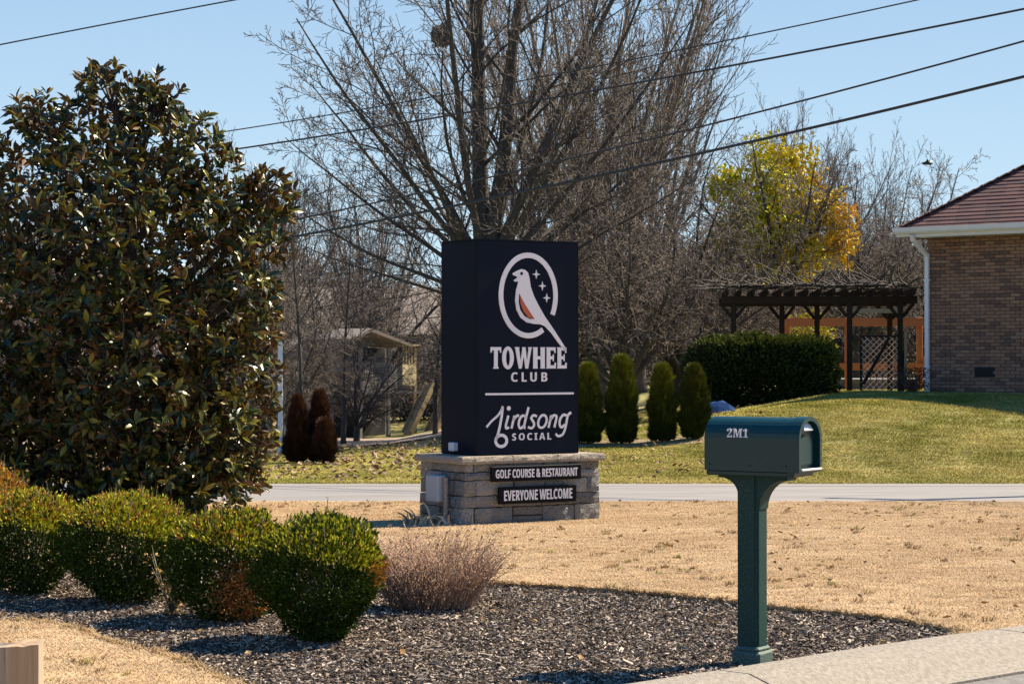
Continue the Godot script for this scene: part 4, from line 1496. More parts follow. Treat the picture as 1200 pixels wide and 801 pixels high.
	var gold := bare_tree("gold_tree", "small tree with yellow green and orange autumn leaves above the pergola", "tree", on(6.75, 53.0), 2.7, 0.13, limbs, P4, M.bark, M.twig)
	var lx := []
	var lc := []
	var gl := [[-0.85, 4.7, 0.0, 0.85], [-0.45, 5.55, 0.1, 0.55], [-1.15, 3.9, 0.2, 0.6], [-0.1, 3.95, 0.3, 0.75], [0.55, 3.45, 0.1, 0.55], [0.85, 4.75, 0.0, 0.62], [1.3, 4.15, 0.1, 0.42], [0.35, 5.65, -0.2, 0.42], [-0.6, 3.15, 0.2, 0.6], [-1.45, 5.05, 0.0, 0.34], [0.1, 4.9, -0.7, 0.8], [1.45, 3.45, -0.2, 0.3], [-1.5, 3.3, 0.0, 0.4], [0.2, 3.0, -0.5, 0.7]]
	for i in 215:
		# clumps through the crown's lobes; left side yellow-green, right side orange
		var d := rdir()
		var lb: Array = gl[i % gl.size()]
		var c := Vector3(lb[0], lb[1], lb[2]) + d * float(lb[3]) * rr(0.45, 1.05)
		var w := clampf(0.12 + c.x * 0.42 + rr(-0.28, 0.28), 0, 1)
		if c.x > 0.3 and c.y > 4.9 and rng.randf() < 0.45: continue
		var rs := rr(0.16, 0.36)
		for k in int(16 + rs * 60):
			lx.append(Transform3D(facing((Vector3(0, -0.5, 0) + rdir()), rr(0, 6)).scaled(Vector3.ONE * rr(0.7, 1.3)), c + rv() * rs))
			var col := Color(0.56, 0.56, 0.045).lerp(Color(0.56, 0.32, 0.08), w)
			if rng.randf() < 0.25: col = col.lerp(Color(0.55, 0.44, 0.05), 0.7)
			lc.append(col * rr(0.6, 1.25))
	many("leaves", leaf_mesh(0.13, 0.095, M.leaf_soft), lx, lc, gold)
	# low yellow shrub glimpsed under the pergola
	var ys := thing("yellow_shrub", "low yellow leaved shrub seen under the pergola beams", "shrub", on(7.05, 51.0))
	mb = MB.new()
	for i in 16:
		var d := (Vector3.UP + rv() * 0.5).normalized()
		mb.tube([Vector3.ZERO, d * 0.7, d * 1.4 + rv() * 0.2], [0.02, 0.014, 0.006], 4)
	part("stems", mb.mesh(), ys, M.twig)
	lx = []; lc = []
	for i in 1100:
		var d := rdir() * pow(rng.randf(), 0.4)
		lx.append(Transform3D(facing(rdir(), rr(0, 6)), Vector3(d.x * 0.75, 1.15 + d.y * 0.7, d.z * 0.6)))
		lc.append(Color(0.34, 0.32, 0.03) * rr(0.6, 1.4))
	many("leaves", leaf_mesh(0.09, 0.06, M.leaf_soft), lx, lc, ys)

	# the far wood as one mass
	var w := MB.new()
	var tm := MB.new()
	var PF := {segs = [5, 4, 3], wob = [0.1, 0.18, 0.25], up = [0.06, 0.06, 0.04], taper = [0.2, 0.3, 0.4], rmin = 0.018, sides = [4, 3, 3], kids = [12, 7], start = [0.1, 0.1], ang = [36, 38], ratio = [0.45, 0.5], rr = [0.42, 0.5]}
	tm.tube([Vector3(0, -0.5, 0), Vector3(0, 2.5, 0)], [0.2, 0.16], 6)
	for i in 9: grow([tm, tm, tm], Vector3(0, rr(0.4, 2.4), 0), Vector3(cos(i * 2.4) * 0.6, 1, sin(i * 2.4) * 0.6).normalized(), rr(3.5, 5.5), 0.09, 0, PF)
	lx = []
	for i in 150:
		var dd := rr(82, 125)
		var x := rr(-0.34, 0.34) * dd
		lx.append(Transform3D(Basis(Vector3.UP, rr(0, TAU)).scaled(Vector3(1, rr(0.75, 1.15), 1) * rr(0.85, 1.25)), on(x, dd)))
	var far := many("distant_wood", tm.mesh(M.twig_grey), lx, [], self)
	tm = MB.new()
	var PU := {segs = [4, 3, 3], wob = [0.2, 0.3, 0.4], up = [0.03, 0.0, 0.0], taper = [0.3, 0.4, 0.5], rmin = 0.011, sides = [3, 3, 3], kids = [9, 6], start = [0.15, 0.15], ang = [46, 48], ratio = [0.5, 0.5], rr = [0.5, 0.6]}
	for i in 16: grow([tm, tm, tm], Vector3(rr(-0.3, 0.3), -0.1, rr(-0.3, 0.3)), Vector3(cos(i * 2.4) * 0.55, 1, sin(i * 2.4) * 0.55).normalized(), rr(1.5, 2.4), 0.022, 0, PU)
	lx = []
	for i in 190:
		var dd := rr(64, 82)
		var x := rr(-0.29, 0.30) * dd
		if x > -8.5 and x < -1.2 and dd < 72: continue
		lx.append(Transform3D(Basis(Vector3.UP, rr(0, TAU)).scaled(Vector3.ONE * rr(0.8, 1.4)), on(x, dd)))
	var und := many("brush_thicket", tm.mesh(M.twig_grey), lx, [], self)
	tag(und, "leafless grey brown undergrowth below the far trees", "brush")
	tag(far, "distant belt of bare winter trees closing the view", "woods")

# ---------------------------------------------------------------- leaves
func leaf_mesh(l: float, w: float, m: Material) -> ArrayMesh:      # simple folded leaf along +y
	var mb := MB.new()
	var f := w * 0.18
	var a := Vector3(0, 0, 0)
	var t := Vector3(0, l, -f * 0.5)
	var c1 := Vector3(0, l * 0.5, f * 0.6)
	mb.tri(a, c1, Vector3(-w / 2, l * 0.45, -f)); mb.tri(c1, t, Vector3(-w / 2, l * 0.45, -f))
	mb.tri(a, Vector3(w / 2, l * 0.45, -f), c1); mb.tri(c1, Vector3(w / 2, l * 0.45, -f), t)
	return mb.mesh(m)

func magnolia_leaf(l: float, w: float, curl: float) -> ArrayMesh:   # long oval leaf, glossy above, rusty below
	var rows := []
	var ws := [0.12, 0.72, 1.0, 0.82, 0.0]
	for i in 5:
		var t := i / 4.0
		var y := l * t
		var z := -curl * l * t * t
		var hw: float = w * 0.5 * ws[i]
		rows.append([Vector3(-hw, y, z + hw * 0.35), Vector3(0, y, z), Vector3(hw, y, z + hw * 0.35)])
	var am := ArrayMesh.new()
	for side in 2:
		var mb := MB.new()
		var off := Vector3(0, 0, 0.0011 if side == 0 else -0.0011)
		for i in 4:
			for k in 2:
				var a: Vector3 = rows[i][k] + off
				var b: Vector3 = rows[i][k + 1] + off
				var c: Vector3 = rows[i + 1][k + 1] + off
				var d: Vector3 = rows[i + 1][k] + off
				if side == 0:
					mb.tri(a, b, c); mb.tri(a, c, d)
				else:
					mb.tri(a, c, b); mb.tri(a, d, c)
		if side == 0: mb.add_to(am, M.mag_top)
		else: mb.add_to(am, M.mag_under)
	return am

func tinted_magnolia_leaf(l: float, w: float, curl: float, top: Color, under: Color) -> ArrayMesh:
	var am := magnolia_leaf(l, w, curl)
	var a: StandardMaterial3D = mat(top.linear_to_srgb(), 0.30, 0.42)
	var b: StandardMaterial3D = mat(under.linear_to_srgb(), 0.7)
	if top.r > 0.03:
		a.backlight_enabled = true
		a.backlight = Color(0.6, 0.55, 0.08)
	b.backlight_enabled = true
	b.backlight = Color(0.30, 0.15, 0.04)
	am.surface_set_material(0, a)
	am.surface_set_material(1, b)
	return am

func build_magnolia():
	var o := thing("magnolia_tree", "large glossy dark green magnolia with rusty leaf undersides at the left", "tree", Vector3(-3.95, 0, -22.2))
	var sc := 1.0 / 112.6
	# crown lobes (dx, height, dz, radius) in metres
	var lobes := []
	for q in [[150, 150, 0.0, 0.50], [130, 112, 0.1, 0.34], [180, 120, -0.1, 0.30], [215, 190, 0.2, 0.48], [60, 195, 0.1, 0.62], [40, 142, -0.2, 0.30], [235, 235, 0.3, 0.60], [130, 270, 0.5, 0.95], [300, 262, 0.0, 0.46], [318, 232, 0.1, 0.28], [10, 290, 0.2, 0.80], [255, 350, 0.35, 0.75], [60, 400, 0.5, 0.95], [275, 440, 0.2, 0.52], [160, 430, 0.75, 0.85],
			[170, 520, 0.5, 0.85], [-30, 470, 0.2, 0.9], [262, 520, 0.3, 0.52], [280, 505, 0.1, 0.40], [272, 560, 0.3, 0.38], [280, 350, 0.1, 0.40], [225, 575, 0.5, 0.45], [100, 580, 0.5, 0.42], [175, 585, 0.4, 0.40], [20, 575, 0.4, 0.45], [245, 588, 0.2, 0.35], [-60, 575, 0.3, 0.5], [40, 540, 0.5, 0.75], [-110, 330, -0.2, 0.8], [-120, 500, -0.1, 0.9], [-60, 190, -0.3, 0.6], [130, 300, -0.7, 1.0], [230, 420, -0.6, 0.8], [30, 440, -0.8, 1.0], [150, 540, -0.6, 0.9]]:
		lobes.append([Vector3((q[0] - 155) * sc, (602 - q[1]) * sc, q[2]), q[3]])
	# trunk and limbs
	var mb := MB.new()
	mb.tube([Vector3(0, -0.1, 0), Vector3(0.03, 1.2, 0), Vector3(-0.02, 2.6, 0.03), Vector3(0.0, 4.2, 0)], [0.14, 0.11, 0.075, 0.02], 8)
	part("trunk", mb.mesh(), o, M.bark)
	for l in lobes:
		mb = MB.new()
		var e: Vector3 = l[0]
		var s := Vector3(0, clampf(e.y - 0.7 - Vector2(e.x, e.z).length() * 0.4, 0.25, 3.6), 0)
		mb.tube([s, s.lerp(e, 0.5) + Vector3(0, -0.06, 0), e], [0.05, 0.035, 0.014], 5)
		for k in 10:
			var dd := rdir() * float(l[1]) * 0.9
			mb.tube([s.lerp(e, 0.75), e + dd * 0.55, e + dd], [0.018, 0.012, 0.006], 3)
		part("limb", mb.mesh(), o, M.bark)
	# leaf whorls over the lobes
	var tops := [Color(0.020, 0.038, 0.009), Color(0.038, 0.056, 0.011), Color(0.15, 0.145, 0.02), Color(0.010, 0.020, 0.006)]
	var unders := [Color(0.14, 0.072, 0.028), Color(0.095, 0.055, 0.025), Color(0.19, 0.13, 0.04), Color(0.07, 0.045, 0.022)]
	var meshes := []
	for k in 4: meshes.append(tinted_magnolia_leaf(0.112 + 0.014 * k, 0.05, 0.10 + 0.08 * k, tops[k], unders[k]))
	var bulk := [[], [], [], []]
	var near := []
	for l in lobes:
		var r: float = l[1]
		var n := int(r * r * 215) + 12
		for i in n:
			var d := rdir()
			var c: Vector3 = l[0] + d * r * (rr(0.72, 1.06) if i % 4 else rr(0.2, 0.7))
			if c.y < 0.12: continue
			var inside := 0
			for l2 in lobes:
				if c.distance_to(l2[0]) < float(l2[1]) * 0.62: inside += 1
			if inside > 1 and rng.randf() < 0.6: continue
			var ax := (d + Vector3(0, 0.55, 0) + rv() * 0.3).normalized()
			var cnt := 7 + rng.randi() % 5
			var b := facing(ax, rr(0, 6))
			for j in cnt:
				var a := j * 2.4 + rr(-0.3, 0.3)
				var lean := deg_to_rad(rr(28, 78))
				var ld := (b.y * cos(lean) + (b.x * cos(a) + b.z * sin(a)) * sin(lean)).normalized()
				# upper face looks back towards the whorl's axis
				var zf := (b.y - ld * ld.dot(b.y)).normalized()
				if zf.length() < 0.1: zf = b.x
				var x := ld.cross(zf).normalized()
				var bs := Basis(x, ld, x.cross(ld)).rotated(ld, rr(-0.9, 0.9) + (PI if rng.randf() < 0.12 else 0.0)).rotated(rdir(), rr(0, 0.4))
				var t := Transform3D(bs.scaled_local(Vector3.ONE * rr(0.7, 1.1)), c + ld * 0.015 + ax * rr(-0.05, 0.05))
				var k := 0
				var q := rng.randf()
				k = 0 if q < 0.38 else (1 if q < 0.66 else (2 if q < 0.83 else 3))
				if c.z > 0.25 and c.x > -1.5 and d.z > 0.55 and near.size() < 300 and rng.randf() < 0.12: near.append([k, t])
				else: bulk[k].append(t)
	for q in near: part("leaf", meshes[q[0]], o, null, q[1])
	for k in 4: many("foliage", meshes[k], bulk[k], [], o)
	print("magnolia leaves ", bulk[0].size() + bulk[1].size() + bulk[2].size() + bulk[3].size(), " single ", near.size())

# ---------------------------------------------------------------- shrubs
func rounded_shrub(called: String, label: String, at: Vector3, w: float, h: float, n: int, opt: Dictionary) -> Node3D:
	var o := thing(called, label, "shrub", at, 0, opt.get("group", ""))
	var mb := MB.new()
	for i in 26:
		var a := rr(0, TAU)
		var e := Vector3(cos(a) * w * rr(0.05, 0.34), h * rr(0.55, 0.9), sin(a) * w * rr(0.05, 0.34))
		mb.tube([Vector3(rr(-0.03, 0.03), -0.06, rr(-0.03, 0.03)), Vector3(e.x * 0.5, e.y * 0.5, e.z * 0.5), e], [0.012, 0.008, 0.003], 4)
	part("stems", mb.mesh(), o, M.twig)
	var xs := []
	var cs := []
	var nz := FastNoiseLite.new()
	nz.seed = int(at.x * 100)
	nz.frequency = 3.0
	var low: float = opt.get("low", 0.05)
	var dead: Vector3 = opt.get("dead", Vector3(9, 9, 9))
	for i in n:
		var d := rdir()
		var shell := 1.0 - (rng.randf() * 0.6 if rng.randf() < 0.4 else pow(rng.randf(), 2.0) * 0.3)
		var p := Vector3(d.x, d.y, d.z)
		# box-rounded outline, tighter at the foot
		var k := 1.0 / pow(pow(absf(p.x), 2.25) + pow(absf(p.y), 2.25) + pow(absf(p.z), 2.25), 1.0 / 2.25)
		p *= k * shell
		var yy := (p.y * 0.5 + 0.5)
		var foot := lerpf(opt.get("foot", 0.55), 1.0, sm(yy / 0.55))
		var q := Vector3(p.x * w * 0.5 * foot, low * h + yy * h * (1 - low), p.z * w * 0.5 * foot)
		q += Vector3(d.x, d.y * 0.7, d.z) * (nz.get_noise_3dv(q * 1.3) * 0.09 + nz.get_noise_3dv(q * 3.4) * 0.05)
		if nz.get_noise_3dv(q * 1.7 + Vector3(7, 0, 0)) < -0.38 and shell > 0.88: continue
		var dir := (Vector3(d.x, d.y + 0.7, d.z) + rv() * 0.75).normalized()
		xs.append(Transform3D(facing(dir, rr(0, 6)).scaled_local(Vector3.ONE * rr(0.7, 1.25)), q))
		var c: Color = (opt.col as Color) * rr(0.6, 1.5)
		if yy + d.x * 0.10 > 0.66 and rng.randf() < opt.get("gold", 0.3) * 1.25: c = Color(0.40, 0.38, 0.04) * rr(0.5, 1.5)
		if yy > 0.72 and rng.randf() < opt.get("orange", 0.06): c = Color(0.46, 0.20, 0.05) * rr(0.6, 1.4)
		if q.distance_to(dead) < opt.get("dead_r", 0.2) * rr(0.7, 1.2): c = Color(0.36, 0.16, 0.05) * rr(0.5, 1.3)
		cs.append(c)
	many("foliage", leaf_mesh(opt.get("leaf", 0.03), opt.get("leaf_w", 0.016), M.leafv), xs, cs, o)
	# upright sprigs on top
	mb = MB.new()
	xs = []; cs = []
	for i in int(opt.get("sprigs", 40)):
		var a := rr(0, TAU)
		var rad := sqrt(rng.randf()) * 0.42 * w
		var b := Vector3(cos(a) * rad, h * (1.0 - 0.35 * pow(rad / (0.5 * w), 3)) - 0.05, sin(a) * rad)
		var t := b + Vector3(rr(-0.03, 0.03), rr(0.03, 0.17) * rr(0.5, 1.0), rr(-0.03, 0.03))
		mb.tube([b, t], [0.003, 0.002], 3)
		for k in 7:
			xs.append(Transform3D(facing((Vector3.UP * 0.6 + rdir()).normalized(), rr(0, 6)).scaled_local(Vector3.ONE * rr(0.5, 0.9)), b.lerp(t, k / 6.0)))
			cs.append((Color(0.30, 0.17, 0.035) if rng.randf() < opt.get("tip", 0.5) else Color(0.13, 0.15, 0.025)) * rr(0.6, 1.3))
	if opt.get("sprigs", 40) > 0:
		part("sprigs", mb.mesh(), o, M.twig)
		many("sprig_leaves", leaf_mesh(opt.get("leaf", 0.03), opt.get("leaf_w", 0.016), M.leafv), xs, cs, o)
	return o

func cone_shrub(called: String, label: String, at: Vector3, w: float, h: float, n: int, col: Color, tipc: Color, group: String, taper := 0.25):
	var o := thing(called, label, "shrub", at, 0, group)
	var mb := MB.new()
	mb.tube([Vector3(0, -0.05, 0), Vector3(0, h * 0.8, 0)], [0.03, 0.01], 6)
	part("trunk", mb.mesh(), o, M.bark)
	var xs := []
	var cs := []
	var nz := FastNoiseLite.new()
	nz.seed = int(at.x * 317)
	nz.frequency = 1.9
	for i in n:
		var t := pow(rng.randf(), 0.9)
		var y := t * h
		var prof: float = lerpf(sqrt(maxf(0.0, 1 - pow(t, 2.6))), 1.15 * pow(maxf(0.0, 1 - t), 0.62), taper) * lerpf(0.72, 1.0, sm(t / 0.3))
		var a := rr(0, TAU)
		var r := w * 0.5 * prof * (1.0 - pow(rng.randf(), 2) * 0.4)
		r *= 1.0 + nz.get_noise_3d(cos(a) * 0.5, y * 1.3, sin(a) * 0.5) * 0.75 + rr(-0.06, 0.10)
		var q := Vector3(cos(a) * r, y + 0.03, sin(a) * r)
		var dir := Vector3(cos(a) * 0.55, 1.0, sin(a) * 0.55) + rv() * 0.35
		xs.append(Transform3D(facing(dir, rr(0, 6)).scaled_local(Vector3.ONE * rr(0.6, 1.3)), q))
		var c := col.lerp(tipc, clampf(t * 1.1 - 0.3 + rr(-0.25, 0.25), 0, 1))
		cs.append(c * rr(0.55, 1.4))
	var sp := MB.new()
	for k in 5:
		var a := k * 1.256
		var e := Vector3(cos(a) * 0.026, 0.10 + 0.03 * (k % 2), sin(a) * 0.024)
		sp.tri(Vector3(-0.008, 0, 0), Vector3(0.008, 0, 0), e)
		sp.tri(Vector3(0, 0.01, -0.008), Vector3(0, 0.01, 0.008), e * 0.8)
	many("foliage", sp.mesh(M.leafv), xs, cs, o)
	return o

func build_shrubs():
	var g := "clipped shrubs in the mulch bed"
	var leafc := Color(0.036, 0.058, 0.008)
	rounded_shrub("clipped_shrub", "rightmost clipped green shrub, egg shaped, beside the dry twiggy bush", Vector3(-1.11, -0.05, -12.35), 0.75, 0.74, 17000, {col = leafc, group = g, gold = 0.4, orange = 0.02, foot = 0.62, low = 0.03, dead = Vector3(0.36, 0.42, 0.1), dead_r = 0.1, tip = 0.2})
	rounded_shrub("clipped_shrub", "clipped shrub with a dead orange patch at its foot", Vector3(-1.76, -0.05, -13.35), 0.74, 0.71, 14000, {col = leafc, group = g, gold = 0.45, orange = 0.16, dead = Vector3(0.14, 0.12, 0.3), dead_r = 0.26, foot = 0.88, low = 0.02})
	rounded_shrub("clipped_shrub", "broad flat topped clipped shrub in front of the magnolia's foot", Vector3(-2.58, -0.05, -14.3), 0.84, 0.74, 17000, {col = leafc, group = g, gold = 0.6, orange = 0.16, foot = 0.86})
	rounded_shrub("clipped_shrub", "clipped green shrub cut by the photo's left edge", Vector3(-3.36, -0.05, -14.8), 0.76, 0.73, 14000, {col = leafc, group = g, gold = 0.6, orange = 0.26, foot = 0.86})
	rounded_shrub("clipped_shrub", "farthest left shrub with mostly orange leaf tips", Vector3(-3.85, -0.05, -15.5), 0.75, 0.88, 8000, {col = leafc, group = g, gold = 0.5, orange = 0.75, foot = 0.7, tip = 0.95})
	# dead sprays between shrubs
	var dsp := thing("dead_spray", "spray of pale orange dead leaves between two clipped shrubs", "plant", Vector3(-2.16, -0.05, -13.6))
	var mb := MB.new()
	var xs := []
	var cs := []
	for i in 26:
		var d := Vector3(rr(-0.45, 0.45), 1, rr(-0.4, 0.4)).normalized()
		var l := rr(0.2, 0.5)
		mb.tube([Vector3.ZERO, d * l * 0.5, d * l + rv() * 0.03], [0.006, 0.004, 0.002], 3)
		for k in 12:
			xs.append(Transform3D(facing(rdir(), rr(0, 6)).scaled_local(Vector3.ONE * rr(0.6, 1.1)), d * l * rr(0.1, 1.0) + rv() * 0.04))
			cs.append(Color(0.42, 0.28, 0.10) * rr(0.5, 1.3))
	part("stems", mb.mesh(), dsp, M.twig)
	many("leaves", leaf_mesh(0.035, 0.018, M.dry), xs, cs, dsp)

	# dry twiggy bush
	var o := thing("dry_bush", "low reddish brown leafless twiggy bush right of the clipped shrubs", "shrub", Vector3(-0.53, -0.05, -13.95))
	mb = MB.new()
	xs = []; cs = []
	for i in 620:
		var a := rr(0, TAU)
		var rr0 := sqrt(rng.randf())
		var off := Vector3(cos(a) * rr0 * 0.26, 0, sin(a) * rr0 * 0.18)
		var lean := rr0 * 0.52
		var d := Vector3(cos(a) * lean, 1, sin(a) * lean * 0.8).normalized()
		var l := rr(0.30, 0.58) * (1.0 - 0.22 * rr0)
		var p := off
		var pts := [p]
		var rad := [0.0035]
		for k in 4:
			d = (d + rv() * 0.14 + Vector3(cos(a) * 0.05, -0.02, sin(a) * 0.05)).normalized()
			p += d * l / 4
			pts.append(p); rad.append(0.0032 - k * 0.0005)
		mb.tube(pts, rad, 3)
		for k in 3:
			var q: Vector3 = (pts[2 + k % 3] as Vector3)
			var d2 := (d + rv() * 0.8).normalized()
			mb.tube([q, q + d2 * rr(0.04, 0.11)], [0.002, 0.0014], 3)
			for m in 3:
				xs.append(Transform3D(facing(rdir(), rr(0, 6)).scaled_local(Vector3.ONE * rr(0.5, 1.1)), q + d2 * rr(0.0, 0.12)))
				var c := Color(0.46, 0.31, 0.23) * rr(0.4, 1.4)
				if rng.randf() < 0.04: c = Color(0.25, 0.25, 0.05)
				cs.append(c)
	part("twigs", mb.mesh(), o, M.twig_rosy).set_meta("kind", "stuff")
	many("dry_leaves", leaf_mesh(0.02, 0.010, M.dry), xs, cs, o)

	# four columnar evergreens beyond the road
	g = "columnar evergreens in a row beyond the road"
	var c1 := Color(0.03, 0.045, 0.009)
	var c2 := Color(0.18, 0.175, 0.026)
	var q := on(1.30, 36.4)
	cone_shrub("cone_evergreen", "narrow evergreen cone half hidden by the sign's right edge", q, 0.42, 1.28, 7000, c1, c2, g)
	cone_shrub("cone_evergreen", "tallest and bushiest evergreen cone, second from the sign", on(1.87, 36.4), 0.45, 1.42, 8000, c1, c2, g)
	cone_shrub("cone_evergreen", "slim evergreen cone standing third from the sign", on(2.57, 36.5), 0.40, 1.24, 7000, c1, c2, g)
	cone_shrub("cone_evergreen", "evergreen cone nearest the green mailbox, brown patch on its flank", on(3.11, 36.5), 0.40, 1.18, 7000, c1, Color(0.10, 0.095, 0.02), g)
	# their bare strip
	mb = MB.new()
	for i in 14:
		var x0 := 0.6 + i * 0.22
		mb.quad(on(x0, 35.9 + 0.1 * sin(x0 * 5)) + Vector3(0, 0.02, 0), on(x0 + 0.22, 35.9 + 0.1 * sin((x0 + 0.22) * 5)) + Vector3(0, 0.02, 0), on(x0 + 0.22, 37.2) + Vector3(0, 0.02, 0), on(x0, 37.2) + Vector3(0, 0.02, 0))
	struct("bark_strip", mb.mesh(), M.dirt)
	# dark red-brown junipers across the road at left
	g = "dark red brown junipers across the road"
	var j1 := Color(0.030, 0.016, 0.014)
	var j2 := Color(0.11, 0.045, 0.035)
	cone_shrub("red_juniper", "left one of the dark red brown junipers across the road", on(-3.62, 36.0), 0.34, 1.05, 4500, j1, j2, g, 0.8)
	cone_shrub("red_juniper", "tallest dark red brown juniper, middle of three", on(-3.27, 36.2), 0.34, 1.14, 4500, j1, j2, g, 0.8)
	cone_shrub("red_juniper", "lowest dark red brown juniper at the right of three", on(-3.12, 35.6), 0.30, 0.66, 3000, j1, j2, g, 0.8)

	# hedge below the pergola
	var h := thing("clipped_hedge", "long dark green clipped hedge in front of the pergola", "hedge", on(5.0, 42.6), 4.0)
	mb = MB.new()
	for i in 60:
		var p := Vector3(rr(-1.35, 1.35), 0, rr(-0.3, 0.3))
		mb.tube([p - Vector3(0, 0.3, 0), p + Vector3(rr(-0.1, 0.1), 0.6, rr(-0.1, 0.1)), p + Vector3(rr(-0.2, 0.2), 1.2, rr(-0.2, 0.2))], [0.02, 0.014, 0.005], 4)
	part("stems", mb.mesh(), h, M.twig)
	xs = []; cs = []
	var nz := FastNoiseLite.new()
	nz.seed = 4
	nz.frequency = 1.6
	for i in 34000:
		var d := rdir()
		var k := 1.0 / pow(pow(absf(d.x), 4.0) + pow(absf(d.y), 4.0) + pow(absf(d.z), 4.0), 0.25)
		var p := d * k * (1.0 - rng.randf() * 0.45)
		var v := Vector3(p.x * 1.52, 0.58 + p.y * 0.78, p.z * 0.55)
		v += Vector3(d.x, d.y, d.z) * nz.get_noise_3dv(v) * 0.16
		xs.append(Transform3D(facing((d + Vector3(0, 0.6, 0) + rv() * 0.7), rr(0, 6)).scaled_local(Vector3.ONE * rr(0.6, 1.3)), v))
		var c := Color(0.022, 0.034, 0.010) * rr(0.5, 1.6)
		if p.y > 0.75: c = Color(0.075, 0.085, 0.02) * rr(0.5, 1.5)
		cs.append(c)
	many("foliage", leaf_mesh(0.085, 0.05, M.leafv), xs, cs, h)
	# blue tarp bundle at its foot
	var tp := thing("blue_tarp", "small crumpled blue tarp at the hedge's foot just above the mailbox", "tarp", on(3.95, 41.0))
	mb = MB.new()
	var gr := []
	for j in 7:
		var row := []
		for i in 9:
			var u := i / 8.0 * 2 - 1
			var w := j / 6.0 * 2 - 1
			row.append(Vector3(u * 0.42, 0.24 * maxf(0, 1 - u * u) * maxf(0.0, 1 - w * w) + rr(0, 0.05), w * 0.25))
		gr.append(row)
	for j in 6:
		for i in 8: mb.quad(gr[j + 1][i], gr[j + 1][i + 1], gr[j][i + 1], gr[j][i])
	part("sheet", mb.mesh(), tp, mat(lin(0.025, 0.055, 0.14), 1.0, 0.04))

# ---------------------------------------------------------------- grass and mulch
func tuft(n: int, l: float, w: float, spread: float, flat: float, m: Material) -> ArrayMesh:
	var mb := MB.new()
	for i in n:
		var a := rr(0, TAU)
		var p := Vector3(rr(-spread, spread), 0, rr(-spread, spread))
		var d := Vector3(cos(a) * flat, 1, sin(a) * flat).normalized()
		var s := Vector3(-sin(a), 0, cos(a)) * w
		var ll := l * rr(0.6, 1.2)
		var mid := p + d * ll * 0.55
		var e := mid + (d + Vector3(cos(a) * 0.7, -0.3, sin(a) * 0.7)).normalized() * ll * 0.5
		mb.col = Color(1, 1, 1) * rr(0.75, 1.15)
		mb.quad(p - s, p + s, mid + s * 0.8, mid - s * 0.8)
		mb.tri(mid - s * 0.8, mid + s * 0.8, e)
	return mb.mesh(m)

